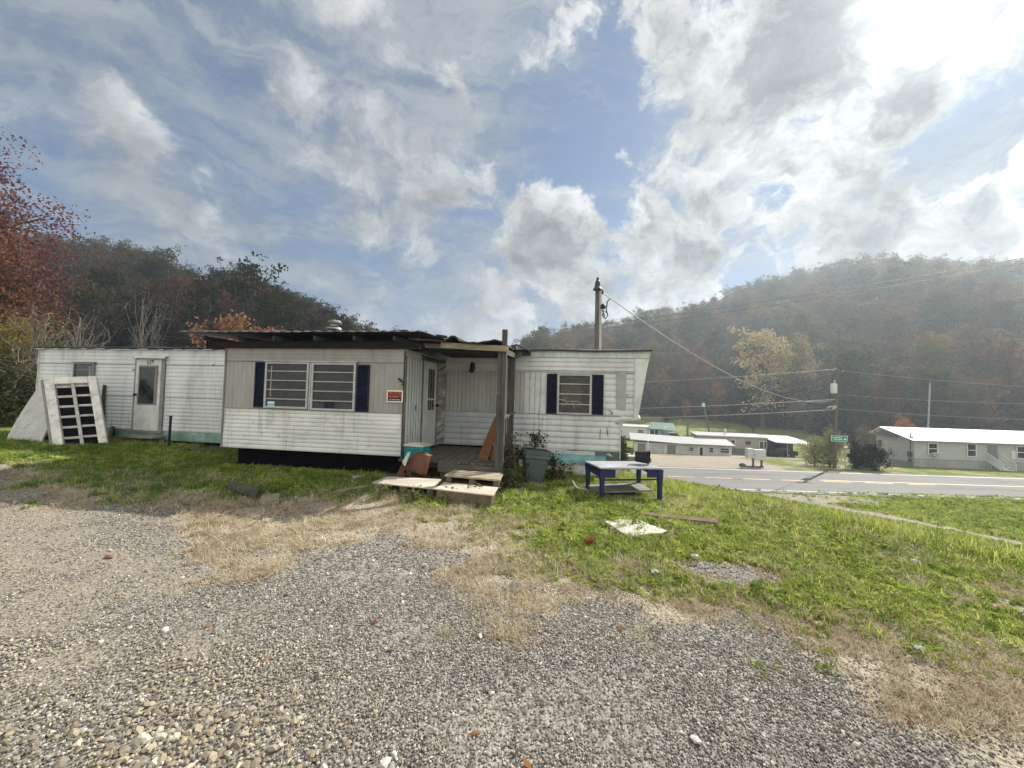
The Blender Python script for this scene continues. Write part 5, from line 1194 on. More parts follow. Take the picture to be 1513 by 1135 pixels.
# ------------------------------------------------------------------ poles and wires
polew = wood('grey_utility_pole_wood', (.17, .155, .135), .9, (.09, .085, .08), .5, 'z')
wirem = mat('grey_wire_sheath', (.30, .30, .30), .6, .1, 4); wired = mat('dark_wire_sheath', (.05, .05, .05), .6, .1, 4)
up_ = thing('utility_pole', 'tall leaning utility pole with white transformer behind the roadside bush', 'utility pole', (0, 0, 0))
pb, pt = Vector((29.75, 35.6, -4.1)), at(1237, 545, 34.8)
b = MB(); b.tube([pb-Vector((0, 0, .5)), pt], [.15, .10], 12); b.build('shaft', polew, up_)
def onp(f): return pb.lerp(pt, f)
b = MB(); q_ = onp(.80)+Vector((-.38, -.15, 0)); b.lathe([(.05, .5), (.2, .48), (.24, .40), (.24, -.35), (.2, -.42), (.05, -.43)], tuple(q_), 16); b.lathe([(.03, .45), (.05, .6), (.03, .75)], tuple(q_+Vector((.08, 0, .05))), 8); b.build('transformer', fwhite, up_, smooth=True)
b = MB(); q_ = onp(.965); b.plank(q_+Vector((-.5, -.1, .0)), q_+Vector((.5, -.1, .05)), .09, .11); b.build('crossarm', polew, up_)
b = MB(); q_ = onp(.62); b.tube([q_+Vector((-.9, -.1, -.12)), q_+Vector((-.6, -.15, .05)), q_+Vector((-.3, -.15, -.1)), q_+Vector((-.55, -.2, -.25)), q_+Vector((-.1, -.15, .0))], .07, 6); b.tube([q_+Vector((-.2, -.1, .1)), q_+Vector((-.35, -.15, -.15))], .12, 6); b.build('cable_coil', mat('pale_yellow_cable', (.42, .40, .28), .6, .15, 4), up_)
b = MB()
for f_, o_ in ((.99, -.3), (.965, .45), (.97, -.45)): b.lathe([(.05, 0), (.07, .06), (.04, .14)], tuple(onp(f_)+Vector((o_, -.1, .05))), 8)
b.build('insulator', mat('insulator_grey', (.35, .35, .36), .4, .1, 4), up_)
def wire(a, c, sag, r, m, label, n=16):
    pts = []
    for i in range(n+1): t_ = i/n; p_ = Vector(a).lerp(Vector(c), t_); p_.z -= sag*4*t_*(1-t_); pts.append(p_)
    b = MB(); b.tube(pts, r, 5); return tag(b.build('wire', m), label, 'wire')
lp_ = thing('trailer_pole', 'short grey utility pole with dark bell shaped lamp behind the trailer roof', 'utility pole', (0, 0, 0))
tp0, tp1 = at(881, 690, 14), at(884, 425, 14); tp0.z = -1.4
b = MB(); b.tube([tp0, tp1], [.135, .105], 12); b.build('shaft', polew, lp_)
b = MB(); q_ = tp1+Vector((-.06, -.16, -.12)); b.lathe([(.16, -.02), (.17, 0), (.11, .1), (.09, .28), (.05, .34), (.05, .42), (.02, .45)], tuple(q_), 16); b.build('lamp_head', mat('dull_dark_lamp', (.05, .05, .05), .5, .3, 5), lp_)
b = MB(); b.tube([at(886.5, 525, 13.8), at(887.5, 430, 13.8)], .045, 8); b.build('conduit', mat('pale_conduit', (.42, .42, .41), .5, .1, 4), lp_)
b = MB(); b.lathe([(.05, -.02), (.09, .0), (.1, .1), (.05, .16), (.02, .18)], tuple(at(891, 456, 13.7)), 12); b.lathe([(.04, -.06), (.05, 0), (.04, .06)], tuple(at(890, 432, 13.8)), 10); b.build('weatherhead', blackmetal, lp_)
b = MB(); b.tube([at(901, 442, 13.6), at(897, 446, 13.6), at(896, 458, 13.6), at(898, 466, 13.6), at(895, 471, 13.6), at(890, 466, 13.6), at(892, 459, 13.6), at(896, 462, 13.6)], .022, 6); b.tube([at(890, 458, 13.6), at(893, 466, 13.6), at(892, 470, 13.6)], .025, 6); b.build('cable_loop', wired, lp_)
wire(at(891, 433, 13.8), onp(.68)+Vector((-.5, -.15, 0)), 1.35, .02, wirem, 'long sagging service cable from the trailer pole to the road pole', 24)
lwest = [(1.0, (640, 571)), (.70, (640, 603)), (.60, (640, 617))]
for (f_, (x, y)), nm in zip(lwest, ('topmost', 'middle', 'lowest')): wire(onp(f_-.01)+Vector((-.1, -.1, .05)), at(x, y+3, 37), .35, .018, wirem, nm+' of the wires running left from the road pole')
for (f_, (x, y)), nm in zip(((.98, (1700, 581)), (.74, (1700, 599)), (.60, (1700, 624))), ('topmost', 'middle', 'lowest')): wire(onp(f_)+Vector((.1, -.1, .03)), at(x, y, 30), .25, .017, wirem, nm+' of the wires running right from the road pole')
wire(at(1640, 358, 30), at(800, 490, 46), .5, .022, wired, 'upper dark power line crossing above the ridge'); wire(at(1640, 366, 30), at(800, 497, 46), .5, .022, wired, 'lower dark power line crossing above the ridge')
pt2 = at(1374, 566, 58); pb2 = Vector((pt2.x-.3, 58.3, gz(pt2.x, 58)-.5)); b = MB(); b.tube([pb2, pt2], [.13, .10], 8); tag(b.build('bare_pole', mat('pale_grey_pole', (.33, .32, .30), .9, .15, 2)), 'thin pale bare pole rising behind the grey house roof', 'pole')
pt3 = at(1039, 592, 88); b = MB(); b.tube([(pt3.x+1.6, 88, gz(pt3.x, 88)-.4), pt3], [.22, .15], 8); b.m = 1; b.lathe([(.1, .4), (.36, .38), (.36, -.4), (.1, -.44)], (pt3.x-.1, 87.7, pt3.z-1.0), 10); tag(b.build('distant_pole', [polew, fwhite]), 'small leaning pole with pale box at the wood edge', 'pole')
pt4 = at(1016, 627, 72); b = MB(); b.tube([(pt4.x, 72, gz(pt4.x, 72)-.4), pt4], [.2, .17], 8); tag(b.build('stub_pole', polew), 'short stub pole in the field beside the green roofed house', 'pole')
# ------------------------------------------------------------------ trees
barkm = mat('grey_brown_bark', (.085, .07, .055), .95, .3, 4, bump=.3)
barkp = mat('pale_dry_twig_bark', (.26, .235, .19), .95, .25, 4)
barkt = mat('grey_bare_branch_bark', (.13, .115, .095), .95, .25, 4)
def tubes(paths, n=5):
    V = []; F = []
    for pts, rad in paths:
        pts = np.asarray(pts, float); b0 = len(V); prev = np.array([.3, .5, .8])
        for i, p in enumerate(pts):
            d = pts[min(i+1, len(pts)-1)]-pts[max(i-1, 0)]; d = d/(np.linalg.norm(d)+1e-9)
            a = np.cross(d, prev); a /= np.linalg.norm(a)+1e-9; c = np.cross(d, a)
            for j in range(n): V.append(p+(a*math.cos(6.283*j/n)+c*math.sin(6.283*j/n))*rad[i])
        for i in range(len(pts)-1):
            for j in range(n): F.append((b0+i*n+j, b0+i*n+(j+1) % n, b0+(i+1)*n+(j+1) % n, b0+(i+1)*n+j))
    return np.array(V), np.array(F)
def bend(a, b, r, k=4, amt=.12):
    a, b = np.asarray(a, float), np.asarray(b, float); L = np.linalg.norm(b-a); out = []
    for i in range(k+1):
        t = i/k; out.append(a+(b-a)*t+r.normal(0, amt*L*.35, 3)*(0 if i in (0, k) else 1)+np.array([0, 0, amt*L*math.sin(math.pi*t)*.5]))
    return out
def leafquads(C, s, r, aspect=.65):
    n = len(C); u = r.normal(0, 1, (n, 3)); u /= np.linalg.norm(u, axis=1)[:, None]
    w = r.normal(0, 1, (n, 3)); v = np.cross(u, w); v /= np.linalg.norm(v, axis=1)[:, None]
    sz = (s*r.uniform(.55, 1.35, n))[:, None]; u = u*sz; v = v*sz*aspect
    V = np.stack([C-u, C+v-.15*u, C+u, C-v-.1*u], 1).reshape(-1, 3)
    return V, np.arange(n*4).reshape(n, 4)
def tree_meshes(H, Rc, seed, leaf, n_leaf, s_leaf, style='round', base=.30, clumps=40, sub=2):
    """trunk+limbs mesh and crown mesh of one tree, foot at the origin"""
    r = np.random.default_rng(seed); paths = []
    lean = r.normal(0, .03, 2)*H
    tr = [np.array([lean[0]*t**2, lean[1]*t**2, H*.86*t])+np.array([*(r.normal(0, .012*H, 2)*(t > .1)), 0]) for t in np.linspace(0, 1, 7)]
    r0 = .014*H+.05*min(1, (H/7)**1.5)
    paths.append((tr, [r0*(1.25-.2*(i > 0))*(1-i/7.2)+.02 for i in range(7)]))
    C = []; W = []
    for k in range(clumps):
        a = r.uniform(0, 6.283); zt = r.uniform(base, .97)
        if style == 'cone': rad = Rc*(1.05-(zt-base)/(1-base))*r.uniform(.3, 1)
        elif style == 'flame': q_ = (zt-base)/(1-base); rad = Rc*math.sin(math.pi*min(1, q_*.75+.2))*r.uniform(.35, 1)
        else:
            q_ = (zt-base)/(1-base); rad = Rc*math.sqrt(max(.02, 1-(2*q_-.9)**2))*r.uniform(.35, 1.0)
        c = np.array([math.cos(a)*rad+lean[0]*zt, math.sin(a)*rad+lean[1]*zt, H*zt]); C.append(c); W.append(r.uniform(.5, 1.5))
        f = max(.12, min(.95, (zt-base*.6)*.9-.05)); i_ = f*6; p0 = tr[int(i_)]+(tr[min(6, int(i_)+1)]-tr[int(i_)])*(i_ % 1)
        br = bend(p0, c, r); rb = max(.02*min(1, H/6), r0*.36*(1-.55*f)); paths.append((br, list(np.linspace(rb, min(rb*.6, .012+.0006*H), len(br)))))
        for m_ in range(sub):
            p1 = np.asarray(br[r.integers(1, len(br))]); q1 = p1+r.normal(0, .13*H*.5, 3)+np.array([0, 0, .03*H]); b2 = bend(p1, q1, r, 2); paths.append((b2, list(np.linspace(rb*.45, min(.01, rb*.25), 3))))
            C.append(q1); W.append(r.uniform(.2, .7))
    tm = np_mesh('trunk', *tubes(paths), barkm if leaf is not None else barkt)
    cm = None
    if n_leaf:
        C = np.array(C); W = np.array(W); k = r.choice(len(C), n_leaf, p=W/W.sum())
        rr_ = Rc*r.uniform(.10, .21, len(C))[k][:, None]
        g3 = r.normal(0, 1, (n_leaf, 3)); g3 /= np.maximum(1, np.linalg.norm(g3, axis=1)/1.7)[:, None]
        P = C[k]+g3*rr_*np.array([1, 1, .7])
        cm = np_mesh('crown', *leafquads(P, s_leaf, r), leaf)
    return tm, cm
Lc = dict(
    olive=leafmat('olive_leaf', (.012, .015, .006), (.062, .062, .020), .3), dark=leafmat('dark_green_leaf', (.005, .009, .004), (.026, .036, .012), .25),
    russet=leafmat('russet_leaf', (.045, .018, .010), (.17, .066, .03), .35), brown=leafmat('dry_brown_leaf', (.020, .014, .009), (.085, .055, .028), .3),
    gold=leafmat('golden_leaf', (.13, .085, .02), (.36, .24, .07), .4), pale=leafmat('pale_straw_leaf', (.19, .15, .075), (.46, .37, .20), .4), orange=leafmat('orange_brown_leaf', (.14, .06, .02), (.38, .18, .06), .4))
def merged(tm, cm, name):
    a = np.empty(len(tm.vertices)*3, np.float32); tm.vertices.foreach_get('co', a); fa = np.empty(len(tm.polygons)*4, np.int32); tm.polygons.foreach_get('vertices', fa)
    if cm is None: return tm
    b = np.empty(len(cm.vertices)*3, np.float32); cm.vertices.foreach_get('co', b); fb = np.empty(len(cm.polygons)*4, np.int32); cm.polygons.foreach_get('vertices', fb)
    F = np.concatenate([fa.reshape(-1, 4), fb.reshape(-1, 4)+len(tm.vertices)]); mi = np.r_[np.zeros(len(tm.polygons)), np.ones(len(cm.polygons))]
    return np_mesh(name, np.concatenate([a.reshape(-1, 3), b.reshape(-1, 3)]), F, [tm.materials[0], cm.materials[0]], mi)
KIND = {}
def kind(key, n, *a, **k): KIND[key] = [tree_meshes(a[0]*(1+.06*i), a[1]*(1-.05*i), 100+hash_(key)+i*7, *a[2:], **k) for i in range(n)]
def hash_(s): return sum(ord(c)*(i+3) for i, c in enumerate(s)) % 900
kind('olive', 3, 15, 4.3, Lc['olive'], 3300, .24); kind('dark', 2, 15, 4.2, Lc['dark'], 3300, .24)
kind('russet', 2, 14.5, 4.2, Lc['russet'], 3000, .24); kind('brown', 3, 15, 4.2, Lc['brown'], 2200, .23)
kind('bare', 2, 14, 3.8, Lc['brown'], 420, .2, sub=5, clumps=30)
kind('gold', 1, 16, 4.2, Lc['gold'], 3200, .24, base=.25)
kind('pale', 1, 19, 4.6, Lc['pale'], 5200, .22, style='flame', base=.16, clumps=44)
ORDER = ['olive', 'dark', 'russet', 'brown', 'bare', 'gold']
# slope across the road: same kinds, brightness and veil put into paler, warmer leaves
Lr = dict(olive=leafmat('lightened_olive_leaf', (.05, .055, .018), (.17, .165, .055), .35), dark=leafmat('lightened_green_leaf', (.022, .034, .015), (.085, .11, .035), .3),
    russet=leafmat('lightened_russet_leaf', (.085, .045, .024), (.24, .13, .065), .4), brown=leafmat('lightened_brown_leaf', (.07, .05, .028), (.23, .165, .085), .35),
    bare=leafmat('lightened_thin_leaf', (.08, .06, .035), (.24, .18, .10), .35), gold=MATS['golden_leaf'])
KINDR = {}
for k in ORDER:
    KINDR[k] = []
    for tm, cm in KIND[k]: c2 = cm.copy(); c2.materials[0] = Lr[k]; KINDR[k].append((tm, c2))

# forest positions
r = np.random.default_rng(77); pos = []
cellz = {}
def ok(x, y, d):
    c = (int(x//6), int(y//6))
    for i in (-1, 0, 1):
        for j in (-1, 0, 1):
            for (a, b) in cellz.get((c[0]+i, c[1]+j), ()):
                if (a-x)**2+(b-y)**2 < d*d: return False
    cellz.setdefault(c, []).append((x, y)); return True
def zone(az, y):
    y0 = float(np.interp(az, AZ0, Y0)); y1 = float(np.interp(az, AZ1, Y1)); return y0, y1
ridge = []; inner = []
for az in np.arange(-1.50, 1.50, .0065):                       # crest line first
    if -.24 < az < .03: continue
    _, y1 = zone(az, 0); y = y1+r.uniform(-5, 5); x = (az+r.uniform(-.003, .003))*y
    if ok(x, y, 3.8 if x < 0 else 4.6): ridge.append((x, y))
for _ in range(30000):
    az = r.uniform(-1.55, 1.55)
    if -.24 < az < .03: continue
    y0, y1 = zone(az, 0); y = r.uniform(y0+1, y1+10); x = az*y
    if r.random() > (y/210): continue
    if ok(x, y, 4.6 if x < 0 else 5.6): inner.append((x, y))
def mixk(x, y):
    left = x < 0; n = float(fbm(x*.035+3, y*.035, 3)); u = r.random()
    if left: w = [.26, .16, .12, .32, .12, .02]
    else: w = [.31, .16, .05, .30, .14, .04]
    if n > .58: w[2] += .12
    w = np.array(w)/sum(w); return ORDER[int(np.searchsorted(np.cumsum(w), u))] if u < .9999 else 'olive'
LAB = {('olive', 0): 'olive green hardwood on the ridge behind the trailer', ('dark', 0): 'dark green leafy tree on the ridge behind the trailer', ('russet', 0): 'russet autumn tree on the ridge behind the trailer',
       ('brown', 0): 'brown leaved hardwood on the ridge behind the trailer', ('bare', 0): 'almost bare tree on the ridge behind the trailer', ('gold', 0): 'golden tree on the ridge behind the trailer',
       ('olive', 1): 'olive green hardwood on the hazy crest across the road', ('dark', 1): 'dark green tree on the hazy crest across the road', ('russet', 1): 'russet tree on the hazy crest across the road',
       ('brown', 1): 'brown leaved hardwood on the hazy crest across the road', ('bare', 1): 'almost bare tree on the hazy crest across the road', ('gold', 1): 'golden tree on the hazy crest across the road'}
def headroom(x, y, slack):            # tallest a tree may stand here without breaking the crest
    return max(3.0, float(np.interp(np.clip(x/y, -2.4, 2.4), AZ, SLP))*y+1.6+slack-gz(x, y))
def plant(km, x, y, sc, rz, label, group, name='hillside_tree'):
    tm, cm = km; t_ = thing(name, label, 'tree', (x, y, gz(x, y)-.25), rz, group); t_.scale = (sc[0], sc[0], sc[1])
    link('trunk', tm, t_)
    if cm is not None: link('crown', cm, t_)
    return t_
stuffP = []; stuffK = []
for (x, y) in ridge:
    az = x/y
    if abs(az) > 1.40: stuffP.append((x, y)); continue
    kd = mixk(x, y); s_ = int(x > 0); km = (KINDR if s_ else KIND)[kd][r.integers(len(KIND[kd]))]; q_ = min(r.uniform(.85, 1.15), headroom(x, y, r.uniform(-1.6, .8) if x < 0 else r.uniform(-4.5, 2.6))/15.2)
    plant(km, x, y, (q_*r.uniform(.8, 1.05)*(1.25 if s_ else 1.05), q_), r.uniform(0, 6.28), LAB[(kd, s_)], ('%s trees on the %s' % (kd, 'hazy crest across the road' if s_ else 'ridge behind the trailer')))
stuffP += inner
P = np.array([(x, y, gz(x, y)-.3) for x, y in stuffP]); kk = [mixk(x, y) for x, y in stuffP]
flat_ = []; idx = {}
for k in ORDER:
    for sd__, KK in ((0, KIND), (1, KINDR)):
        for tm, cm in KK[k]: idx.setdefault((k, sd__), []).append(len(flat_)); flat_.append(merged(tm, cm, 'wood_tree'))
SCW = np.array([min(r.uniform(.75, 1.1), headroom(x_, y_, -1.2)/15.5) for x_, y_ in stuffP])
SCW = SCW[:, None]*np.array([[1.2 if x_ > 0 else 1.0, 1.2 if x_ > 0 else 1.0, 1.0] for x_, y_ in stuffP])
o = scatter('hillside_woods', P, flat_, SCW, 'mixed autumn hardwood woods covering the hillsides on both sides', 9, .03)
o.data.attributes['pick'].data.foreach_set('value', np.array([idx[(k, int(q[0] > 0))][r.integers(len(idx[(k, int(q[0] > 0))]))] for k, q in zip(kk, stuffP)], np.int32))
# understorey at the wood's foot
us = [tree_meshes(4.2, 2.2, 700+i, m_, 700, .26, base=.08, clumps=16, sub=1) for i, m_ in enumerate((Lc['olive'], Lc['dark'], Lc['brown'], Lc['russet']))]
x = []; 
for _ in range(2600):
    az = r.uniform(-1.5, 1.5)
    if -.24 < az < .03: continue
    y0, y1 = zone(az, 0); y = y0+abs(r.normal(0, 14))-2; x.append((az*y, y, gz(az*y, y)-.2))
scatter('understorey', x, [merged(a, b, 'thicket') for a, b in us], r.uniform(.5, 1.15, len(x)), 'low thicket along the foot of the wooded hills', 10, .05)

# trees that stand out one by one
def out_tree(px, py_top, D, Hn, km, label, wsc=1.0, name='hillside_tree'):
    p = at(px, py_top, D); g_ = gz(p.x, D); Hh = max(2.0, p.z-g_)
    return plant(km, p.x, D, (Hh/Hn*wsc, Hh/Hn*1.02), (px*.37) % 6.28, label, None, name)
out_tree(1190, 497, 96, 19, KIND['pale'][0], 'tall pale yellow tree with pointed crown left of the utility pole', .88)
kind('paleround', 1, 18, 5.0, Lc['pale'], 3600, .24, base=.45, clumps=26)
out_tree(1128, 488, 100, 18, KIND['paleround'][0], 'pale gold tree with rounded crown on a tall trunk', .98)
kind('orange', 2, 12, 3.2, Lc['orange'], 2600, .2, base=.3)
out_tree(1058, 560, 108, 12, KIND['orange'][0], 'slim orange tree at the wood edge above the white building', .62)
out_tree(1012, 590, 112, 12, KIND['orange'][1], 'small orange tree left of the leaning distant pole', .9)
out_tree(978, 545, 118, 16, KIND['gold'][0], 'dull golden tree just right of the trailer end', .9)
out_tree(1112, 607, 92, 15, KIND['olive'][0], 'rounded green tree behind the tan trailer', 1.25)
out_tree(1352, 477, 120, 19, KIND['paleround'][0], 'pale crown glimpsed in haze above the thin pole', .7)
out_tree(1422, 477, 118, 18, KIND['paleround'][0], 'broad pale crown in haze high above the grey house', .8)
out_tree(1332, 618, 60, 12, KIND['orange'][1], 'low orange brown tree peeking over the grey house roof', .9)
out_tree(1275, 612, 58, 14, KIND['bare'][0], 'pale bare twiggy tree beside the gable of grey house', 1.1)
out_tree(985, 596, 100, 15, KIND['dark'][0], 'dark round bush tree at field edge above the green roofed house', 1.3)
# copper tree just behind the trailer roof, left
copper = leafmat('copper_leaf', (.19, .085, .045), (.36, .19, .10), .35)
cm_ = tree_meshes(9, 4.2, 811, copper, 4200, .19, base=.25, clumps=34)
p = at(352, 471, 42); plant(cm_, p.x, 42, (.95, (p.z-gz(p.x, 42))/9), 1.0, 'rounded copper coloured tree behind the corrugated roof', None, 'copper_tree')
p = at(405, 489, 44); plant(cm_, p.x, 44, (.55, (p.z-gz(p.x, 44))/9), 2.6, 'smaller copper tree just right of the larger one', None, 'copper_tree')
pT = tree_meshes(14, 2.4, 823, None, 0, .2, base=.45, clumps=13, sub=4)
for px, py, D, lab in ((213, 425, 48, 'slender pale trunked bare tree behind the left trailer'), (232, 440, 50, 'second slender bare tree to the right of the first'), (118, 452, 33, 'bare grey tree beside the red oak')):
    p = at(px, py, D); plant(pT, p.x, D, (.8, (p.z-gz(p.x, D))/13.2), px*.1, lab, None, 'bare_tree')

# red oak at the left edge
oakm = leafmat('oak_red_brown', (.075, .032, .02), (.25, .118, .068), .4); oakp = leafmat('oak_dull_purple', (.075, .032, .038), (.17, .08, .08), .3)
def big_tree(label, name, loc, H, Rc, seed, lm, n, s, base, clumps, sub=4, rz=0):
    tm, cm = tree_meshes(H, Rc, seed, lm, n, s, base=base, clumps=clumps, sub=sub)
    t_ = thing(name, label, 'tree', loc, rz); link('trunk', tm, t_); link('crown', cm, t_); return t_
p = at(-120, 500, 17); big_tree('large red brown oak at left edge of the yard', 'oak_tree', (-28.2, 17, gz(-27, 17)-.2), 10.8, 5.1, 901, oakm, 64000, .080, .16, 120)
big_tree('purple brown oak with its top above the red one', 'oak_tree', (-28.9, 18.6, gz(-28, 18)-.2), 14.2, 5.0, 905, oakp, 44000, .080, .34, 90)
yel = leafmat('yellow_green_shrub_leaf', (.07, .075, .02), (.34, .27, .09), .45); yel2 = leafmat('dull_green_shrub_leaf', (.035, .045, .016), (.15, .15, .05), .4)
for i, (px, py, D, lm, H, lab) in enumerate(((20, 470, 15.5, yel, 5.6, 'yellow green shrub under the red oak'), (62, 500, 17, yel2, 5.2, 'dull green shrub behind left corner of the trailer'), (100, 520, 20, yel, 5.4, 'yellowing shrub between trailer roof and dark woods'), (5, 560, 14, yel2, 3.6, 'low dark shrub left of the leaning sheet'), (-40, 540, 14.5, yel, 4.4, 'yellow tinged shrub at the far left edge'))):
    p = at(px, py, D); big_tree(lab, 'shrub', (p.x, D, gz(p.x, D)-.2), max(2.5, p.z-gz(p.x, D)), 2.1, 920+i*3, lm, 9000, .055, .06, 44, 4)
for i, (px, py, D, lab) in enumerate(((70, 455, 15, 'pale leafless sapling with many twigs at trailer corner'), (112, 480, 16.5, 'leaning leafless sapling over the trailer roof'), (30, 500, 14.2, 'tangle of pale bare stems left of the trailer'))):
    tm, _ = tree_meshes(5.5, 1.9, 950+i, None, 0, .1, base=.15, clumps=26, sub=6); p = at(px, py, D)
    t_ = thing('bare_sapling', lab, 'sapling', (p.x, D, gz(p.x, D)-.1), i*1.3); t_.scale = (.9, .9, (p.z-gz(p.x, D))/5.2); link('trunk', tm, t_)

# bushes by the road and the trailer
def bush(label, px, pyb, pyt, D, Rc, lm, n, s, seed, name='bush', base=.05, tw=6):
    a = at(px, pyt, D); g_ = gz(a.x, D); H = a.z-g_; tm, cm = tree_meshes(H, Rc, seed, lm, n, s, base=base, clumps=40, sub=tw)
    t_ = thing(name, label, 'bush', (a.x, D, g_-.1)); link('stems', tm, t_); link('foliage', cm, t_)
bush('tall loose yellowish bush behind the road sign', 1226, 694, 636, 36.5, 1.9, leafmat('straw_green_bush', (.16, .17, .07), (.48, .47, .25), .4), 3200, .07, 971)
bush('yellowish bush sprawling left of the road sign', 1204, 694, 645, 37, 1.7, MATS['straw_green_bush'], 2600, .07, 972)
bush('grey brown twiggy bush between the sign and grey house', 1277, 690, 634, 37.5, 1.7, leafmat('grey_brown_twig_leaf', (.13, .11, .085), (.30, .27, .21), .3), 2600, .07, 973)
bush('dark spreading evergreen bush in front of the grey house gable', 1288, 695, 655, 34.8, 1.35, leafmat('dark_evergreen', (.008, .014, .010), (.03, .042, .026), .15), 3600, .065, 974)
bush('dark vine covered stump behind the road sign', 1262, 695, 648, 35.3, .6, MATS['dark_evergreen'], 2600, .06, 975)
bush('dark green upright shrub at the end of the trailer', 921, 672, 632, 27, .62, leafmat('deep_green_shrub', (.012, .024, .010), (.05, .075, .026), .25), 3200, .07, 976)
# weeds in and around the bin
wd = leafmat('dark_weed_leaf', (.02, .026, .012), (.085, .09, .035), .3); wl_ = leafmat('pale_weed_leaf', (.07, .10, .03), (.24, .26, .10), .4)
def weedplant(label, c, H, Rc, n, s, seed, lm, name='weed_plant', grp=None):
    tm, cm = tree_meshes(H, Rc, seed, lm, n, s, base=.12, clumps=30, sub=4)
    t_ = thing(name, label, 'plant', c, seed, grp); link('stems', tm, t_); link('foliage', cm, t_)
b_ = bpy.data.objects['trash_can'].location
weedplant('dark weeds spilling over the rim of the trash can', (b_.x+.02, b_.y, b_.z+.55), .42, .36, 420, .022, 981, wd)
weedplant('dark vine climbing the porch railing beside the trash can', (b_.x-.33, b_.y-.25, b_.z-.05), .95, .3, 620, .024, 982, wd)
weedplant('tangled dark weeds between the trash can and white skirting', (b_.x+.42, b_.y+.25, b_.z-.05), .62, .36, 700, .024, 983, wd)
weedplant('leafy weed at the foot of the pallet step', (b_.x-.45, b_.y-.75, gz(b_.x-.45, b_.y-.75)-.03), .42, .3, 420, .026, 984, wd)
for i, (px, py) in enumerate(((560, 738), (610, 742), (668, 740), (700, 738))):
    p = hit(px, py); weedplant(('weedy tuft under left end of the plywood sheet', 'weedy tuft before the plywood sheet', 'weedy tuft before the low plywood step', 'weedy tuft at right of the low plywood step')[i], (p.x, p.y, p.z-.02), .26, .22, 160, .022, 990+i, wl_)
# ------------------------------------------------------------------ sun, sky, air
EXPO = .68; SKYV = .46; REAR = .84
SUN = ray(1435, -110).normalized()
el = math.asin(SUN.z); az_ = math.atan2(SUN.x, SUN.y)
ld = bpy.data.lights.new('sun', 'SUN'); ld.energy = 5.0; ld.angle = R(.55); ld.color = (1, .95, .86)
lo = bpy.data.objects.new('sun', ld); COL.objects.link(lo); lo.rotation_euler = (-SUN).to_track_quat('-Z', 'Y').to_euler(); lo.location = (30, 20, 60)
wd_ = bpy.data.worlds.new('World'); S.world = wd_
t = NT(wd_)
d = t.vmath('NORMALIZE', t.new('ShaderNodeTexCoord').outputs['Generated'])
sky = t.new('ShaderNodeTexSky'); sky.sky_type = 'NISHITA'; sky.sun_disc = False; sky.sun_elevation = el; sky.sun_rotation = az_; sky.altitude = 250; sky.air_density = 1.0; sky.dust_density = .6; sky.ozone_density = 1.6
xyz = t.new('ShaderNodeSeparateXYZ'); t.t.links.new(d, xyz.inputs[0])
zc = t.math('ADD', t.math('MAXIMUM', xyz.outputs[2], 0.0), .12)
pl = t.new('ShaderNodeCombineXYZ'); t.set(pl, 0, t.math('DIVIDE', xyz.outputs[0], zc)); t.set(pl, 1, t.math('DIVIDE', xyz.outputs[1], zc))
pl = pl.outputs[0]
sd_ = t.vmath('DOT_PRODUCT', d, tuple(SUN))
warp = t.vmath('SUBTRACT', t.noise(d, 4.0, 5, .62, out=1), (.5, .5, .5))
dw = t.new('ShaderNodeVectorMath', operation='MULTIPLY_ADD'); t.set(dw, 0, warp); dw.inputs[1].default_value = (.15, .15, .15); t.set(dw, 2, d)
dw2 = t.new('ShaderNodeVectorMath', operation='MULTIPLY_ADD'); t.set(dw2, 0, warp); dw2.inputs[1].default_value = (.15, .15, .15); t.set(dw2, 2, d)
dwn = t.vmath('NORMALIZE', dw2.outputs[0])
def near(px, py, r_deg, soft=1.0):
    v = ray(px, py).normalized(); dp = t.vmath('DOT_PRODUCT', dwn, tuple(v))
    return t.rng(dp, math.cos(R(r_deg)), math.cos(R(r_deg*(1-soft))))
def blobs(L, op='MAXIMUM'):
    acc = None
    for (px, py, rd, w) in L:
        b = t.math('MULTIPLY', near(px, py, rd), w); acc = b if acc is None else t.math(op, acc, b)
    return acc
# heaped cumulus: warped billows, gathered where the banks stand today
dws = t.mapping(dw.outputs[0], (1, 1, 1.25))
n_big = t.noise(dws, 4.6, 9, .60, .15); n_fine = t.noise(dws, 15, 6, .64, .5)
shift = t.vmath('ADD', dws, tuple(Vector(SUN)*.045+Vector((0, 0, .025))))
n_sh = t.noise(shift, 4.6, 6, .60, .15)
plus = blobs([(1060, 230, 13, .31), (1250, 230, 15, .30), (985, 290, 8, .25), (1190, 200, 13, .28), (1330, 120, 12, .28), (1270, 310, 10, .30), (1010, 60, 9, .24), (1130, 40, 12, .24), (1370, 320, 8, .22), (1440, 40, 14, .3), (935, 215, 4, .16),
              (1000, 400, 9, .32), (1180, 110, 14, .3), (1090, 370, 6, .22), (820, 370, 8, .20), (720, 465, 8, .16), (880, 450, 8, .22), (790, 300, 4, .14), (545, 205, 7.5, .29), (470, 165, 7, .22), (580, 315, 6, .20), (640, 270, 6, .26), (640, 380, 7, .22), (800, 330, 7, .22), (205, 205, 4.0, .22), (165, 155, 3.2, .17), (160, 240, 3.2, .15), (670, 100, 2.6, .2), (690, 145, 2.2, .2), (718, 178, 1.6, .18), (450, 432, 4, .15), (20, 165, 3, .12), (600, 480, 7, .12)])
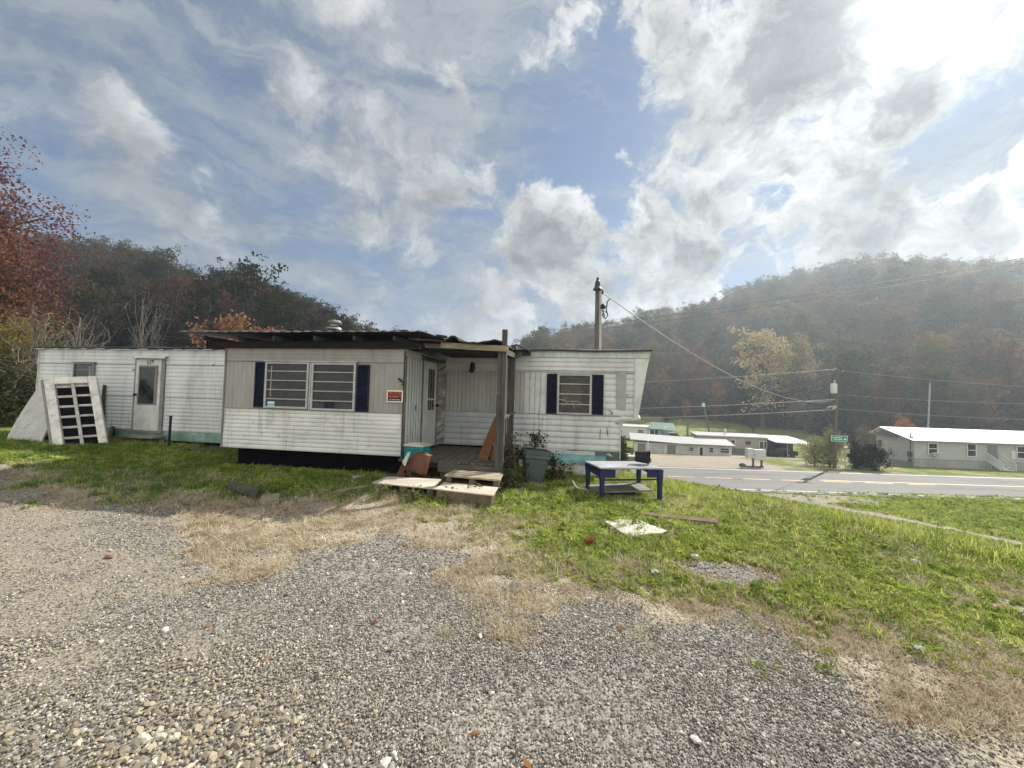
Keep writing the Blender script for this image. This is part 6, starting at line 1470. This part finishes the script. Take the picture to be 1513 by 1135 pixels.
minus = blobs([(900, 260, 3.2, .22), (860, 170, 7, .22), (790, 190, 7, .14), (1475, 105, 5, .34), (1405, 215, 5, .34), (1340, 235, 3, .2), (1145, 300, 2.2, .16), (1110, 412, 3.2, .26), (920, 310, 4, .26), (350, 230, 10, .12), (70, 190, 7, .10), (420, 120, 10, .1), (660, 420, 3, .1)])
cden = t.math('SUBTRACT', t.math('ADD', t.math('ADD', t.math('MULTIPLY', n_big, 1.3), t.math('MULTIPLY', n_fine, .34)), plus), minus)
cov = t.math('MULTIPLY', t.rng(cden, t.rng(xyz.outputs[0], -.3, .15, .80, .86), t.rng(xyz.outputs[0], -.3, .15, 1.12, 1.02)), t.rng(xyz.outputs[0], -.3, .15, .88, 1.0))
thick = t.math('MULTIPLY', t.rng(cden, .97, 1.22), t.rng(xyz.outputs[0], -.25, .2, .45, 1.0))
shade_ = t.math('SUBTRACT', n_sh, n_big)
# high thin cirrus: long streaks
st1 = t.mapping(dw.outputs[0], (1.0, 1.0, 7.5), rot=(0, R(-33), 0)); st2 = t.mapping(dw2.outputs[0], (1.6, 1.0, 4.2), loc=(2, 1, 3), rot=(0, R(-24), 0))
ci = t.noise(st1, 2.3, 7, .60, .5); ci2 = t.noise(st2, 1.5, 5, .62, .6)
veil = blobs([(250, 40, 28, .24), (640, 40, 24, .26), (60, 330, 16, .15), (330, 350, 18, .24), (560, 400, 18, .16), (1440, 330, 13, .26), (730, 470, 20, .22)])
clear = blobs([(300, 215, 6, .14), (40, 190, 7, .13), (870, 240, 9, .22), (430, 270, 6, .14), (830, 140, 10, .18), (700, 330, 6, .12), (360, 190, 5, .1), (760, 420, 4, .12)])
cirr = t.math('MULTIPLY', t.rng(t.math('SUBTRACT', t.math('ADD', t.math('ADD', t.math('MULTIPLY', ci, 1.0), t.math('MULTIPLY', ci2, .8)), veil), clear), .70, 1.27), .95)
glow1 = t.math('POWER', t.math('MAXIMUM', sd_, 0.0), 5.0); glow2 = t.math('POWER', t.math('MAXIMUM', sd_, 0.0), 170.0)
K = 10.0*SKYV                                                  # background strength is 0.1
blue = t.mix(.8, sky.outputs[0], t.mix(t.rng(xyz.outputs[2], .1, .75), (.20*K, .34*K, .64*K), (.09*K, .18*K, .39*K)))
ccol = t.mix(t.math('MULTIPLY', glow1, .8, clamp=True), (.50*K, .56*K, .62*K), (.62*K, .67*K, .71*K))
ccol = t.mix(t.rng(t.math('MULTIPLY_ADD', ci, .7, t.math('MULTIPLY', n_fine, .5)), .47, .72), t.mix(.65, ccol, (.18*K, .25*K, .38*K)), ccol)
base = t.mix(cirr, blue, ccol)
lit = t.math('ADD', t.math('ADD', t.math('MULTIPLY', glow1, .10), t.rng(xyz.outputs[0], -.3, .2, .68, .84)), t.math('MULTIPLY', glow2, 1.0))
lit = t.math('MULTIPLY', t.math('MAXIMUM', t.math('MULTIPLY_ADD', shade_, -2.8, lit), .22), K)
core = t.math('MULTIPLY', t.math('MULTIPLY_ADD', n_fine, .30, t.math('MULTIPLY_ADD', glow2, .6, .07)), K)
core = t.math('ADD', core, t.math('MULTIPLY', shade_, -.9*K))
litc = t.new('ShaderNodeCombineXYZ'); t.set(litc, 0, t.math('MULTIPLY', lit, .985)); t.set(litc, 1, lit); t.set(litc, 2, t.math('MULTIPLY', lit, 1.0))
corec = t.new('ShaderNodeCombineXYZ'); t.set(corec, 0, t.math('MULTIPLY', core, .93)); t.set(corec, 1, core); t.set(corec, 2, t.math('MULTIPLY', core, 1.07))
cum = t.mix(t.math('MULTIPLY', thick, .92), litc.outputs[0], corec.outputs[0])
col = t.mix(cov, base, cum)
addg = t.new('ShaderNodeCombineXYZ'); gv = t.math('MULTIPLY', t.math('ADD', t.math('MULTIPLY', t.math('POWER', t.math('MAXIMUM', sd_, 0.0), 400.0), 2.5), t.math('MULTIPLY', glow2, .22)), K)
for i_ in range(3): t.set(addg, i_, t.math('MULTIPLY', gv, (1, .99, .95)[i_]))
col = t.vmath('ADD', col, addg.outputs[0])
# unseen sky behind the camera: warm white added to fill the shaded walls
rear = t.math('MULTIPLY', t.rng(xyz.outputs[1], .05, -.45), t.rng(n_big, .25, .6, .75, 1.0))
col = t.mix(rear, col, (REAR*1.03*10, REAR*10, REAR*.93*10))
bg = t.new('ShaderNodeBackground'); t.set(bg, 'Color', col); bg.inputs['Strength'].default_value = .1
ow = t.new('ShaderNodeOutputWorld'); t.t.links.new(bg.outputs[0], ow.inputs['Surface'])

HAZE = .0009
if HAZE:
    b = MB(); b.bx(-470, 470, -70, 490, -40, 88)
    M = bpy.data.materials.new('thin_valley_haze'); th = NT(M)
    pv = th.new('ShaderNodeVolumePrincipled'); pv.inputs['Color'].default_value = (.78, .90, 1, 1); pv.inputs['Density'].default_value = HAZE; pv.inputs['Anisotropy'].default_value = .48
    oo = th.new('ShaderNodeOutputMaterial'); th.t.links.new(pv.outputs[0], oo.inputs['Volume'])
    tag(b.build('haze', M), 'pale valley haze', None, kind='stuff')
S.view_settings.view_transform = 'Standard'; S.view_settings.look = 'None'; S.view_settings.exposure = EXPO; S.view_settings.gamma = 1
S.render.engine = 'CYCLES'; S.cycles.max_bounces = 6; S.cycles.transparent_max_bounces = 8; S.cycles.volume_bounces = 0; S.cycles.use_denoising = True
S.cycles.use_adaptive_sampling = True; S.cycles.adaptive_threshold = .02; wd_.cycles.sampling_method = 'MANUAL'; wd_.cycles.sample_map_resolution = 512
S.cycles.caustics_reflective = False; S.cycles.caustics_refractive = False
